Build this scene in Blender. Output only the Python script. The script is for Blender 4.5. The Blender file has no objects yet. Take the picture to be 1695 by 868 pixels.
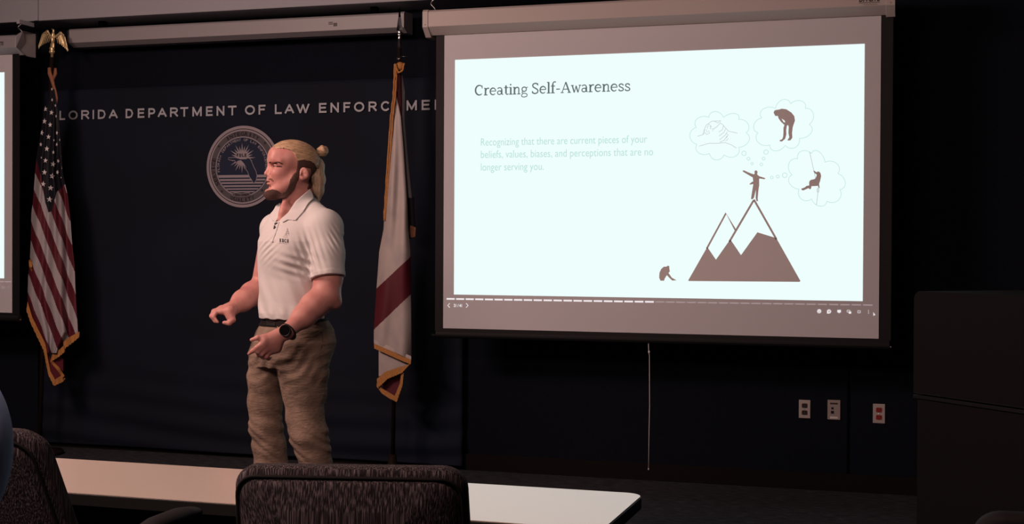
import bpy, bmesh, math, random
import numpy as np
from mathutils import Vector, Matrix, geometry, bvhtree
random.seed(3)
PI = math.pi
SC = bpy.context.scene
COL = SC.collection

# ------------------------------------------------------------------ camera
FPX = 2200.0; CX, CY = 847.5, 434.0; CAMH = 1.37
YAW, PITCH, ROLL = math.radians(17.25), math.radians(-.59), math.radians(.298)
FWD = np.array([-math.sin(YAW)*math.cos(PITCH), math.cos(YAW)*math.cos(PITCH), math.sin(PITCH)])
_r0 = np.array([math.cos(YAW), math.sin(YAW), 0]); _u0 = np.cross(_r0, FWD)
RT = _r0*math.cos(ROLL)+_u0*math.sin(ROLL); UP = -_r0*math.sin(ROLL)+_u0*math.cos(ROLL)
CAM = np.array([0, 0, CAMH])
def ray(x, y): return FWD+RT*((x-CX)/FPX)-UP*((y-CY)/FPX)
def aty(x, y, Y): d = ray(x, y); return CAM+d*(Y/d[1])
def atz(x, y, z): d = ray(x, y); return CAM+d*((z-CAMH)/d[2])
def atd(x, y, D): return CAM+ray(x, y)*D
cd = bpy.data.cameras.new('camera'); co = bpy.data.objects.new('camera', cd); COL.objects.link(co)
cd.sensor_width = 36; cd.lens = 36*FPX/1695; cd.clip_start = .05; cd.clip_end = 60
M = Matrix.Identity(4)
for i in range(3):
    M[i][0] = RT[i]; M[i][1] = UP[i]; M[i][2] = -FWD[i]; M[i][3] = CAM[i]
co.matrix_world = M; SC.camera = co

# ------------------------------------------------------------------ world, lights, exposure
wd = bpy.data.worlds.new('world'); SC.world = wd; wd.use_nodes = True
wd.node_tree.nodes['Background'].inputs[0].default_value = (.9, .8, .85, 1)
wd.node_tree.nodes['Background'].inputs[1].default_value = .02
SC.view_settings.view_transform = 'Standard'; SC.view_settings.look = 'None'
SC.view_settings.exposure = 0; SC.view_settings.gamma = 1; SC.view_settings.use_curve_mapping = False
def area(name, loc, target, size, power, color):
    l = bpy.data.lights.new(name, 'AREA'); l.shape = 'RECTANGLE'; l.size, l.size_y = size
    l.energy = power; l.color = color
    o = bpy.data.objects.new(name, l); COL.objects.link(o); o.location = loc
    o.rotation_euler = (Vector(target)-Vector(loc)).to_track_quat('-Z', 'Y').to_euler()
    return o
PINK = (1, .66, .57)
area('ceiling_light_stage', (-4.5, 3.4, 3.2), (-2.7, 5.2, 1.0), (1.4, .7), 155, PINK)
area('ceiling_light_room', (-2.0, .8, 3.2), (-2.2, 5.5, 1.3), (1.8, .9), 125, PINK)

# ------------------------------------------------------------------ materials
MATS = {}
def mat(name, col, rough=.6, metal=0., spec=.3, emit=None, strength=1., bump=None, vary=None, sheen=0):
    """bump=(scale vec, strength, distance) noise; vary=(scale vec, second colour, lo, hi)"""
    m = bpy.data.materials.new(name); m.use_nodes = True
    nt = m.node_tree; N = nt.nodes; L = nt.links
    b = N['Principled BSDF']
    b.inputs['Base Color'].default_value = (*col, 1); b.inputs['Roughness'].default_value = rough
    b.inputs['Metallic'].default_value = metal; b.inputs['Specular IOR Level'].default_value = spec
    if sheen: b.inputs['Sheen Weight'].default_value = sheen
    if emit:
        b.inputs['Emission Color'].default_value = (*emit, 1); b.inputs['Emission Strength'].default_value = strength
    if bump or vary:
        tc = N.new('ShaderNodeTexCoord')
    def noise(scale, det=4):
        mp = N.new('ShaderNodeMapping'); mp.inputs['Scale'].default_value = scale
        L.new(tc.outputs['Object'], mp.inputs['Vector'])
        n = N.new('ShaderNodeTexNoise'); n.inputs['Scale'].default_value = 1; n.inputs['Detail'].default_value = det
        L.new(mp.outputs[0], n.inputs['Vector']); return n
    if bump:
        n = noise(bump[0]); bp = N.new('ShaderNodeBump'); bp.inputs['Strength'].default_value = bump[1]
        bp.inputs['Distance'].default_value = bump[2]; L.new(n.outputs['Fac'], bp.inputs['Height']); L.new(bp.outputs[0], b.inputs['Normal'])
    if vary:
        n = noise(vary[0]); cr = N.new('ShaderNodeValToRGB'); e = cr.color_ramp.elements
        e[0].position = vary[2]; e[0].color = (*col, 1); e[1].position = vary[3]; e[1].color = (*vary[1], 1)
        L.new(n.outputs['Fac'], cr.inputs[0]); L.new(cr.outputs[0], b.inputs['Base Color'])
    MATS[name] = m
    return m
def s2l(*c): return tuple(((v/255+.055)/1.055)**2.4 if v > 10 else v/255/12.92 for v in c)
m_wall = mat('navy_wall_fabric', (.0052, .0068, .0115), .95, spec=.05, vary=((60, 60, 60), (.0072, .009, .0145), .35, .7), bump=((300, 300, 300), .3, .001))
m_base = mat('rubber_baseboard', (.007, .0055, .0055), .8, spec=.1)
m_floor = mat('charcoal_carpet', (.028, .029, .035), 1, spec=.05, vary=((14, 90, 14), (.075, .076, .088), .42, .72), bump=((250, 250, 250), .6, .004))
m_ceil = mat('ceiling_paint', (.35, .33, .34), .9)
m_bulk = mat('grey_bulkhead_paint', (.34, .35, .39), .8, bump=((40, 40, 40), .1, .002))
m_seam = mat('matt_black', (.002, .002, .002), 1, spec=0)
m_banner = mat('navy_banner_cloth', (.0092, .0122, .0205), .8, spec=.1, vary=((1.2, 1, 1.6), (.0105, .0155, .030), .45, .75), bump=((400, 400, 400), .2, .0005))
m_letter = mat('silver_print', (.42, .45, .5), .7)
m_seall = mat('seal_pale_print', (.30, .27, .30), .7)
m_sealg = mat('seal_grey_print', (.085, .078, .09), .7)
m_seald = mat('seal_dark_print', (.018, .009, .016), .7)
m_sealn = mat('seal_navy_print', (.008, .016, .044), .7)
m_house = mat('screen_housing_enamel', (.30, .29, .31), .45, spec=.4)
m_houser = mat('screen_housing_beige_enamel', (.42, .37, .36), .45, spec=.4)
m_steel = mat('zinc_steel', (.6, .6, .62), .3, metal=1)
m_fabric = mat('screen_vinyl', (.56, .56, .6), .7, spec=.2, bump=((900, 900, 900), .15, .0003))
m_blackborder = mat('screen_black_border', (.008, .008, .01), .6, spec=.2)
m_slide = mat('projected_white', (0, 0, 0), .9, spec=0, emit=(.86, 1.0, .985), strength=.99)
m_proj = mat('projected_dark', (.58, .54, .55), .8, spec=.1, emit=(.03, .022, .022), strength=1)
m_title = mat('projected_grey_text', (.05, .05, .05), .9, spec=0, emit=(.10, .135, .135), strength=1)
m_teal = mat('projected_pale_teal', (.0, .0, .0), .9, spec=0, emit=(.47, .74, .68), strength=1)
m_thin = mat('projected_thin_grey', (.05, .05, .05), .9, spec=0, emit=(.25, .25, .28), strength=1)
m_icon = mat('projected_white_marks', (.2, .2, .2), .9, spec=0, emit=(.8, .76, .78), strength=1)
m_icond = mat('projected_dim_marks', (.4, .4, .4), .9, spec=0, emit=(.22, .18, .19), strength=1)
m_pole = mat('dark_wood_pole', (.014, .009, .008), .6, spec=.1)
m_gold = mat('polished_gold', (.78, .62, .34), .38, metal=.75)
m_silver = mat('polished_silver', (.8, .78, .76), .15, metal=1)
m_fringe = mat('gold_fringe', (.50, .235, .07), .8, vary=((500, 500, 60), (.30, .13, .04), .4, .65))
m_fringep = mat('copper_fringe', (.36, .16, .09), .8, vary=((500, 500, 60), (.22, .09, .05), .4, .65))
m_fnavy = mat('flag_navy', (.006, .007, .013), .7)
m_fred = mat('flag_red', (.10, .012, .022), .6, spec=.3)
m_fwhite = mat('flag_white', (.38, .36, .38), .7)
m_fstar = mat('flag_star_white', (.75, .74, .76), .7)
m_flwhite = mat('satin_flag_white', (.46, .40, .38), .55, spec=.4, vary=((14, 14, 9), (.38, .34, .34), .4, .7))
m_flback = mat('satin_flag_grey', (.20, .20, .21), .7)  # darker grey than the front satin, used for the rear fold
m_table = mat('table_laminate', (.66, .57, .50), .16, spec=.5, vary=((700, 700, 700), (.58, .49, .42), .4, .7))
m_tedge = mat('black_table_edge', (.01, .01, .01), .5)
m_chair = mat('striated_chair_fabric', (.017, .0145, .016), .95, spec=.1, vary=((420, 420, 9), (.19, .155, .165), .46, .76), bump=((420, 420, 14), .8, .0025))
m_plastic = mat('black_plastic', (.012, .011, .012), .75, spec=.1)
m_lect = mat('black_laminate', (.0055, .005, .0056), .7, spec=.12)
m_plate = mat('stainless_plate', (.42, .38, .37), .5, metal=.3)
m_plateb = mat('beige_plate', (.30, .26, .25), .5)
m_brown = mat('brown_receptacle', (.035, .022, .02), .5)
m_redo = mat('red_receptacle', (.28, .02, .025), .5)
m_cord = mat('white_cord', (.6, .6, .6), .6)
m_skin = mat('skin', (.55, .262, .225), .5, spec=.35, vary=((22, 22, 22), (.45, .18, .16), .4, .75))
m_blond = mat('blond_hair', (.52, .35, .21), .5, spec=.4, vary=((40, 40, 420), (.17, .095, .05), .45, .72), bump=((40, 40, 420), .8, .004))
m_blondv = mat('blond_ponytail', (.46, .34, .23), .5, spec=.4, vary=((420, 420, 25), (.15, .10, .06), .45, .72), bump=((420, 420, 25), .8, .004))
m_darkhair = mat('dark_short_hair', (.085, .042, .034), .8, vary=((300, 300, 300), (.04, .02, .017), .4, .7), bump=((500, 500, 500), .8, .002))
m_shirt = mat('white_pique_knit', (.60, .58, .57), .85, spec=.15, bump=((600, 600, 600), .25, .0008))
m_logo = mat('dark_print', (.03, .025, .03), .8)
m_logog = mat('grey_print', (.22, .2, .2), .8)
m_khaki = mat('khaki_cloth', (.25, .180, .138), .9, spec=.1, vary=((18, 18, 12), (.19, .135, .105), .42, .62), bump=((45, 45, 110), .6, .006))
m_belt = mat('black_leather', (.010, .007, .007), .8, spec=.1)
m_black = mat('black_rubber', (.008, .008, .009), .4)
m_glass = mat('watch_glass', (.004, .004, .005), .12, spec=.5)
m_eye = mat('shaded_eye_white', (.14, .10, .09), .5)  # eye white darkened in its colour to carry the shade of the socket
m_iris = mat('dark_iris', (.03, .02, .02), .2)
m_shoe = mat('brown_shoe', (.08, .045, .03), .5)
m_blue = mat('pale_blue_shirt', (.42, .56, .9), .9, vary=((60, 60, 8), (.5, .64, .95), .4, .7))
m_stub = mat('stubble', (.20, .085, .065), .8)
m_khair = mat('brown_hair', (.05, .03, .02), .7)

# ------------------------------------------------------------------ object helpers
def tag(o, label=None, cat=None, group=None, kind=None):
    if label: o['label'] = label
    if cat: o['category'] = cat
    if group: o['group'] = group
    if kind: o['kind'] = kind
    return o
def empty(name, loc, label, cat, group=None):
    o = bpy.data.objects.new(name, None); COL.objects.link(o); o.location = loc
    return tag(o, label, cat, group)
class MB:
    def __init__(s): s.v = []; s.f = []; s.m = []
    def add(s, vs, fs, mi=0):
        n = len(s.v); s.v.extend([tuple(map(float, v)) for v in vs]); s.f.extend([tuple(i+n for i in f) for f in fs]); s.m.extend([mi]*len(fs))
    def box(s, lo, hi, mi=0, rot=None, piv=(0, 0, 0)):
        (a, b, c), (d, e, f) = lo, hi
        vs = [(a, b, c), (d, b, c), (d, e, c), (a, e, c), (a, b, f), (d, b, f), (d, e, f), (a, e, f)]
        if rot is not None:
            R = Matrix.Rotation(rot, 3, 'Z'); vs = [R @ Vector(v)+Vector(piv) for v in vs]
        s.add(vs, [(0, 3, 2, 1), (4, 5, 6, 7), (0, 1, 5, 4), (1, 2, 6, 5), (2, 3, 7, 6), (3, 0, 4, 7)], mi)
    def tube(s, pts, rad, n=10, mi=0, cap=True, flat=1.0, fdir=None):
        pts = [Vector(p) for p in pts]; rs = rad if isinstance(rad, (list, tuple)) else [rad]*len(pts)
        vs = []; fs = []
        for i, p in enumerate(pts):
            t = (pts[min(i+1, len(pts)-1)]-pts[max(i-1, 0)]).normalized()
            ref = Vector(fdir) if fdir is not None else (Vector((0, 1, 0)) if abs(t.y) < .9 else Vector((1, 0, 0)))
            a = t.cross(ref).normalized(); b = a.cross(t).normalized()
            for k in range(n):
                w = 2*PI*k/n; vs.append(p+(a*math.cos(w)+b*math.sin(w)*flat)*rs[i])
        for i in range(len(pts)-1):
            for k in range(n):
                fs.append((i*n+k, i*n+(k+1) % n, (i+1)*n+(k+1) % n, (i+1)*n+k))
        if cap: fs.append(tuple(range(n-1, -1, -1))); fs.append(tuple((len(pts)-1)*n+k for k in range(n)))
        s.add(vs, fs, mi)
    def poly(s, pts3, thick, mi=0):
        """planar polygon (list of 3-D points) extruded by vector thick"""
        P = [Vector(p) for p in pts3]; T = Vector(thick); n = len(P)
        tris = geometry.tessellate_polygon([P])
        fs = [tuple(t) for t in tris]+[tuple(i+n for i in reversed(t)) for t in tris]+[(i, (i+1) % n, (i+1) % n+n, i+n) for i in range(n)]
        s.add(P+[p+T for p in P], fs, mi)
    def ball(s, c, r, mi=0, n=16, m=10):
        c = Vector(c); r = (r, r, r) if isinstance(r, (int, float)) else r; vs = []; fs = []
        for i in range(m+1):
            a = PI*i/m
            for k in range(n):
                b = 2*PI*k/n; vs.append(c+Vector((r[0]*math.sin(a)*math.cos(b), r[1]*math.sin(a)*math.sin(b), r[2]*math.cos(a))))
        for i in range(m):
            for k in range(n): fs.append((i*n+k, (i+1)*n+k, (i+1)*n+(k+1) % n, i*n+(k+1) % n))
        s.add(vs, fs, mi)
    def build(s, name, mats, parent=None, smooth=False, bevel=0, origin=None, solid=0, subd=0, sharp=True):
        me = bpy.data.meshes.new(name)
        o0 = Vector(origin) if origin is not None else Vector((0, 0, 0))
        if parent is not None and origin is None: o0 = parent_loc(parent)
        me.from_pydata([Vector(v)-o0 for v in s.v], [], s.f)
        mats = mats if isinstance(mats, (list, tuple)) else [mats]
        for m in mats: me.materials.append(m)
        me.polygons.foreach_set('material_index', s.m)
        bm = bmesh.new(); bm.from_mesh(me)
        bmesh.ops.remove_doubles(bm, verts=bm.verts, dist=1e-5)
        if len(bm.faces) < 60000: bmesh.ops.recalc_face_normals(bm, faces=bm.faces)
        bm.to_mesh(me); bm.free()
        if smooth: me.polygons.foreach_set('use_smooth', [True]*len(me.polygons))
        o = bpy.data.objects.new(name, me); COL.objects.link(o)
        if parent is not None:
            o.parent = parent
            o.location = o0-parent_loc(parent)
        else: o.location = o0
        if bevel:
            md = o.modifiers.new('bevel', 'BEVEL'); md.width = bevel; md.segments = 3; md.limit_method = 'ANGLE'
        if solid:
            md = o.modifiers.new('solid', 'SOLIDIFY'); md.thickness = solid; md.offset = 0
        if subd:
            md = o.modifiers.new('sub', 'SUBSURF'); md.levels = subd; md.render_levels = subd
        return o
def parent_loc(p):
    v = Vector((0, 0, 0))
    while p is not None: v += p.location; p = p.parent
    return v
def lathe(mb, base, axis, prof, n=24, mi=0):
    base = Vector(base); t = Vector(axis).normalized(); a = t.orthogonal().normalized(); b = t.cross(a)
    vs = []; fs = []
    for (r, h) in prof:
        for k in range(n):
            w = 2*PI*k/n; vs.append(base+t*h+(a*math.cos(w)+b*math.sin(w))*r)
    for i in range(len(prof)-1):
        for k in range(n): fs.append((i*n+k, i*n+(k+1) % n, (i+1)*n+(k+1) % n, (i+1)*n+k))
    mb.add(vs, fs, mi)
def struct(mb, name, m, **k):
    o = mb.build(name, m, **k); return tag(o, kind='structure')

# text as mesh, returned as (verts2d [n,2], faces) normalised on its own bbox
_tc = {}
def text2d(s, bold=0.):
    key = (s, bold)
    if key in _tc: return _tc[key]
    cu = bpy.data.curves.new('t', 'FONT'); cu.body = s; cu.size = 1; cu.offset = bold; cu.resolution_u = 4
    ob = bpy.data.objects.new('t', cu); COL.objects.link(ob)
    dg = bpy.context.evaluated_depsgraph_get(); me = bpy.data.meshes.new_from_object(ob.evaluated_get(dg))
    v = np.array([p.co[:2] for p in me.vertices]); f = [tuple(p.vertices) for p in me.polygons]
    bpy.data.objects.remove(ob); bpy.data.curves.remove(cu); bpy.data.meshes.remove(me)
    _tc[key] = (v, f); return v, f

# ------------------------------------------------------------------ room shell
WY = 7.75
X0, X1, YB, ZC = -7.6, 2.6, -3.2, 3.3
mb = MB(); mb.box((X0-.1, YB-.1, -.1), (X1+.1, WY+.1, 0)); struct(mb, 'floor', m_floor)
mb = MB(); mb.box((X0-.1, YB-.1, ZC), (X1+.1, WY+.1, ZC+.1)); struct(mb, 'ceiling', m_ceil)
mb = MB(); mb.box((X0-.1, WY, 0), (X1+.1, WY+.1, ZC)); struct(mb, 'wall_back', m_wall)
mb = MB(); mb.box((X0-.1, YB-.1, 0), (X0, WY, ZC)); struct(mb, 'wall_left', m_wall)
mb = MB(); mb.box((X1, YB-.1, 0), (X1+.1, WY, ZC)); struct(mb, 'wall_right', m_wall)
mb = MB(); mb.box((X0, YB-.1, 0), (X1, YB, ZC)); struct(mb, 'wall_front', m_wall)
mb = MB(); mb.box((X0, WY-.012, 0), (X1, WY, .1)); struct(mb, 'baseboard_back', m_base, bevel=.003)
# panel joints of the fabric wall: thin near-black strips set on the wall face
mb = MB(); sx = aty(1404, 700, WY)[0]
mb.box((sx-.006, WY-.006, .1), (sx+.006, WY, ZC)); mb.box((aty(66, 600, WY)[0]-.01, WY-.006, .1), (aty(66, 600, WY)[0]+.006, WY, ZC)); struct(mb, 'trim_1', m_seam)
# grey bulkhead above the recess
BY = 7.45; zb = aty(350, 19, BY)[2]; bx = aty(700, 0, BY)[0]
mb = MB(); mb.box((X0, BY, zb), (bx+2.6, WY, ZC)); struct(mb, 'wall_bulkhead', m_bulk, bevel=.004)
mb = MB(); p = aty(60, 0, BY); mb.box((p[0]-.012, BY-.012, zb-.0), (p[0]+.02, BY, ZC))
struct(mb, 'trim_2', m_bulk, bevel=.002)

# ------------------------------------------------------------------ banner
BN = 7.70
bl, br = aty(70, 500, BN)[0], aty(765, 700, BN)[0]; bt = aty(400, 139, BN)[2]
ban = empty('banner', ((bl+br)/2, BN, .03), 'wide navy cloth banner with silver lettering and a round seal behind the speaker', 'banner')
mb = MB(); nx, nz = 120, 90; vs = []
def banner_y(x, z):
    w = max(0, 1-z/.75)**1.3
    return BN+.014*w*math.sin(z*38+2.2*math.sin(x*1.3)+x*.8)+.004*math.sin(x*2.1+z)+.008*w*math.sin(x*5+z*9)
for j in range(nz+1):
    z = .03+(bt-.03)*(j/nz)**1.25
    for i in range(nx+1):
        x = bl+(br-bl)*i/nx; vs.append((x, banner_y(x, z), z))
mb.add(vs, [(j*(nx+1)+i, j*(nx+1)+i+1, (j+1)*(nx+1)+i+1, (j+1)*(nx+1)+i) for j in range(nz) for i in range(nx)])
mb.build('cloth', m_banner, ban, smooth=True, solid=.004)
LY = BN-.010
lt = MB()
def put_text(mb, s, xa, xb, z0, z1, Y, bold=0., mi=0, thick=.001, ref=None):
    v, f = text2d(s, bold); r = text2d(ref, bold)[0] if ref else v
    lo = v.min(0); hi = v.max(0); ylo, yhi = r[:, 1].min(), r[:, 1].max()
    P = [(xa+(a-lo[0])/(hi[0]-lo[0])*(xb-xa), Y, z0+(b-ylo)/(yhi-ylo)*(z1-z0)) for a, b in v]
    mb.add(P, f, mi)
zb0 = aty(400, 190.6, LY)[2]; zb1 = aty(400, 174.6, LY)[2]
def stroke(mb, pts, w, toP, k=0, mi=0, closed=False):
    n = len(pts); ws = w if isinstance(w, (list, tuple)) else [w]*n; L = []; R = []
    for i in range(n):
        a = pts[(i-1) % n] if closed else pts[max(i-1, 0)]; b = pts[(i+1) % n] if closed else pts[min(i+1, n-1)]
        dx, dy = b[0]-a[0], b[1]-a[1]; l = math.hypot(dx, dy) or 1; nx, ny = -dy/l, dx/l
        L.append(toP(pts[i][0]+nx*ws[i]/2, pts[i][1]+ny*ws[i]/2, k)); R.append(toP(pts[i][0]-nx*ws[i]/2, pts[i][1]-ny*ws[i]/2, k))
    vs = L+R; fs = [(i, (i+1) % n, n+(i+1) % n, n+i) for i in range(n if closed else n-1)]
    mb.add(vs, fs, mi)
def flatpoly(mb, pts, toP, k=0, mi=0):
    P = [Vector(toP(x, y, k)) for x, y in pts]; tr = geometry.tessellate_polygon([P]); mb.add(P, [tuple(t) for t in tr], mi)
O_ = [(.5+.5*math.cos(t*PI/12), .5+.5*math.sin(t*PI/12)) for t in range(25)]
CAPS = {'F': [[(0, 0), (0, 1)], [(0, 1), (1, 1)], [(0, .52), (.85, .52)]], 'L': [[(0, 1), (0, 0)], [(0, 0), (1, 0)]], 'O': [O_], 'I': [[(.5, 0), (.5, 1)]],
        'R': [[(0, 0), (0, 1)], [(0, 1), (.6, 1), (.88, .93), (.97, .75), (.88, .57), (.6, .48), (0, .48)], [(.5, .48), (1, 0)]], 'P': [[(0, 0), (0, 1)], [(0, 1), (.6, 1), (.9, .92), (1, .71), (.9, .5), (.6, .42), (0, .42)]],
        'D': [[(0, 0), (0, 1)], [(0, 1), (.5, 1), (.82, .88), (1, .5), (.82, .12), (.5, 0), (0, 0)]], 'A': [[(0, 0), (.5, 1)], [(.5, 1), (1, 0)], [(.2, .33), (.8, .33)]],
        'E': [[(0, 0), (0, 1)], [(0, 1), (1, 1)], [(0, .52), (.9, .52)], [(0, 0), (1, 0)]], 'T': [[(.5, 0), (.5, 1)], [(0, 1), (1, 1)]], 'M': [[(0, 0), (0, 1)], [(0, 1), (.5, .05)], [(.5, .05), (1, 1)], [(1, 1), (1, 0)]],
        'N': [[(0, 0), (0, 1)], [(0, 1), (1, 0)], [(1, 0), (1, 1)]], 'W': [[(0, 1), (.27, 0)], [(.27, 0), (.5, .95)], [(.5, .95), (.73, 0)], [(.73, 0), (1, 1)]], 'H': [[(0, 0), (0, 1)], [(1, 0), (1, 1)], [(0, .5), (1, .5)]],
        'K': [[(0, 0), (0, 1)], [(0, .35), (1, 1)], [(.35, .6), (1, 0)]], 'C': [[(.5+.5*math.cos(math.radians(t)), .5+.5*math.sin(math.radians(t))) for t in range(38, 325, 15)]]}
def cap(mb, ch, x0, x1, z0, z1, w, toP, k=0, mi=0):
    """one sans capital of stroke width w, outline within the given rectangle"""
    for P in CAPS[ch]:
        Q = [(x0+w/2+(x1-x0-w)*a, z0+w/2+(z1-z0-w)*b) for a, b in P]
        if len(Q) == 2:
            (a, b), (c, d) = Q; l = math.hypot(c-a, d-b); e = w/2/l if (abs(a-c) < 1e-9 or abs(b-d) < 1e-9) else w*.25/l; Q = [(a-(c-a)*e, b-(d-b)*e), (c+(c-a)*e, d+(d-b)*e)]
        else: Q = [Q[0]]+Q[1:]
        stroke(mb, Q, w, toP, k, mi, closed=False); k += .25
for word in ((('F', 82, 94), ('L', 98.5, 108), ('O', 113.5, 128.5), ('R', 134.5, 148), ('I', 153, 156), ('D', 162, 175), ('A', 180, 195)),
             (('D', 208, 220.5), ('E', 228, 239), ('P', 245.5, 257), ('A', 261, 276), ('R', 281.5, 295), ('T', 298.5, 311.5), ('M', 318.5, 334), ('E', 341, 352), ('N', 358.5, 371.5), ('T', 377.5, 391.5)),
             (('O', 405.5, 422), ('F', 428, 439.5)), (('L', 455, 466.5), ('A', 471, 487), ('W', 490.5, 512.5)),
             (('E', 528, 540.5), ('N', 547, 561), ('F', 568.5, 580), ('O', 586, 603), ('R', 610, 624), ('C', 630.5, 646), ('E', 653, 665), ('M', 673, 690), ('E', 698, 711.5), ('N', 719.5, 733), ('T', 740, 753))):
    lt = MB()
    for s, a, b in word: cap(lt, s, aty(a, 182, LY)[0], aty(b, 182, LY)[0], zb0, zb1, (zb1-zb0)*.19, lambda x, z, k: (x, LY-k*.0008, z))
    lt.build('lettering', m_letter, ban)
# seal
SC_ = aty(402, 276, LY); SR = (aty(402, 208.5, LY)[2]-aty(402, 344, LY)[2])/2
def sp(x, y, k=0): return Vector((SC_[0]+x*SR, LY-.0012*k, SC_[2]+y*SR))
def cp(X, Y, k=0): return sp((X-415)/370, (440-Y)/391, k)
def ring(mb, r0, r1, k, mi, n=96):
    vs = []; fs = []
    for i in range(n):
        a = 2*PI*i/n; vs += [sp(r0*math.cos(a), r0*math.sin(a), k), sp(r1*math.cos(a), r1*math.sin(a), k)]
    for i in range(n): j = (i+1) % n; fs.append((2*i, 2*i+1, 2*j+1, 2*j))
    mb.add(vs, fs, mi)
sl = MB()
def disc(mb, r, k, mi, n=96): mb.add([sp(r*math.cos(2*PI*i/n), r*math.sin(2*PI*i/n), k) for i in range(n)], [tuple(range(n))], mi)
disc(sl, 1, 0, 0); disc(sl, .93, 1, 2); disc(sl, .91, 2, 0); disc(sl, .873, 3, 1); disc(sl, .735, 4, 0); disc(sl, .71, 5, 3)
def arc_text(mb, s, r, h, a0, a1, k, mi, bold=.01, inward=False, wf=.8):
    n = len(s)
    for i, c in enumerate(s):
        if c == ' ': continue
        a = math.radians(a0+(a1-a0)*(i+.5)/n); v, f = text2d(c, bold); lo = v.min(0); hi = v.max(0)
        step = abs(math.radians(a1-a0))/n*r*wf; w = step*(.4 if c == 'I' else 1.0); P = []
        for x, y in v:
            u = ((x-lo[0])/(hi[0]-lo[0])-.5)*w; q = ((y-lo[1])/(hi[1]-lo[1])-.5)*h
            if not inward: px, py = (r+q)*math.cos(a)+u*math.sin(a), (r+q)*math.sin(a)-u*math.cos(a)
            else: px, py = (r-q)*math.cos(a)-u*math.sin(a), (r-q)*math.sin(a)+u*math.cos(a)
            P.append(sp(px, py, k))
        mb.add(P, f, mi)
arc_text(sl, 'INTEGRITY', .80, .10, 124, 56, 5, 2, .02); arc_text(sl, 'SERVICE', .80, .10, 215, 164, 5, 2, .02)
arc_text(sl, 'RESPECT', .80, .10, 16, -35, 5, 2, .02); arc_text(sl, 'QUALITY', .815, .10, 246, 294, 5, 2, .02, True)
arc_text(sl, 'FLORIDA DEPARTMENT OF LAW ENFORCEMENT', .655, .062, 192, -12, 7, 0, .01)
def star2(c, r, rot=0): return [(c[0]+(r if i % 2 == 0 else r*.4)*math.sin(rot+i*PI/5), c[1]-(r if i % 2 == 0 else r*.4)*math.cos(rot+i*PI/5)) for i in range(10)]
for c in ((175, 243), (640, 220), (208, 675), (613, 668)): flatpoly(sl, star2(c, 16), cp, 5, 2)
pts = []
for i in range(48):
    a = 2*PI*i/48; r = (138 if i % 4 == 0 else 112) if i % 2 == 0 else 62
    pts.append((412+r*math.sin(a), 357-r*math.cos(a)*1.05))
flatpoly(sl, pts, cp, 6, 0)
fl = [(345, 352), (400, 368), (455, 368), (470, 358), (492, 364), (507, 388), (530, 440), (556, 490), (564, 532), (556, 572), (540, 598), (522, 594), (514, 572), (490, 542), (470, 490), (450, 465), (452, 445), (430, 410), (402, 382), (375, 385), (352, 402), (340, 382), (300, 378), (275, 372), (275, 354)]
def barpts(y0, y1):
    q = lambda y: math.sqrt(max(.0, .70**2-((440-y)/391)**2))*370
    return [(415-q(y0), y0), (415+q(y0), y0), (415+q(y1), y1), (415-q(y1), y1)]
for y0, y1 in ((520, 545), (558, 576), (588, 604), (618, 634), (648, 661), (675, 686)): flatpoly(sl, barpts(y0, y1), cp, 6, 0)
flatpoly(sl, fl, cp, 7, 3); stroke(sl, fl, 5, cp, 8, 0, True)
bars_ = 1
rb = [(318, 700), (345, 688), (415, 700), (485, 688), (498, 700), (490, 720), (415, 730), (335, 720), (318, 720)]
flatpoly(sl, rb, cp, 8, 1); stroke(sl, rb, 4, cp, 9, 0, True)
sl.build('seal', [m_seall, m_sealg, m_seald, m_sealn], ban)
fd = MB(); a, b = cp(350, 722), cp(482, 700); put_text(fd, 'Est. 1967', a[0], b[0], a[2], b[2], LY-.0125, .01); fd.build('ribbon_lettering', m_seald, ban)
fd = MB(); a, b = cp(358, 346), cp(464, 316)

for i, ch in enumerate('FDLE'): w_ = (b[0]-a[0])/4; cap(fd, ch, a[0]+w_*(i+.08), a[0]+w_*(i+.8), a[2], b[2], (b[2]-a[2])*.2, lambda x, z, k: (x, LY-.011-k*.0004, z))
o = fd.build('seal_lettering', m_seald, ban); o['label'] = 'dark bold letters across the sunburst'

# ------------------------------------------------------------------ projection screens
SY = 7.30   # fabric plane
def housing(mb, x0, x1, Yf, ztop, zmid, zbot, back):
    """front face, lower chamfer, back plate"""
    sec = [(Yf, zmid), (Yf, ztop), (Yf+.012, ztop+.012), (back, ztop+.02), (back, zbot), (Yf+.055, zbot)]
    n = len(sec); vs = [(x0, y, z) for y, z in sec]+[(x1, y, z) for y, z in sec]
    mb.add(vs, [(i, (i+1) % n, (i+1) % n+n, i+n) for i in range(n)]+[tuple(range(n-1, -1, -1)), tuple(range(n, 2*n))])
def shook(mb, x, Y, z, h=.07):
    pts = []
    for i in range(25):
        t = i/24; a = t*2*PI
        pts.append((x+.011*math.sin(a*1.0+.4)*(1.15), Y+.003*math.cos(a), z+h*t))
    mb.tube(pts, .0032, 8)
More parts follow.
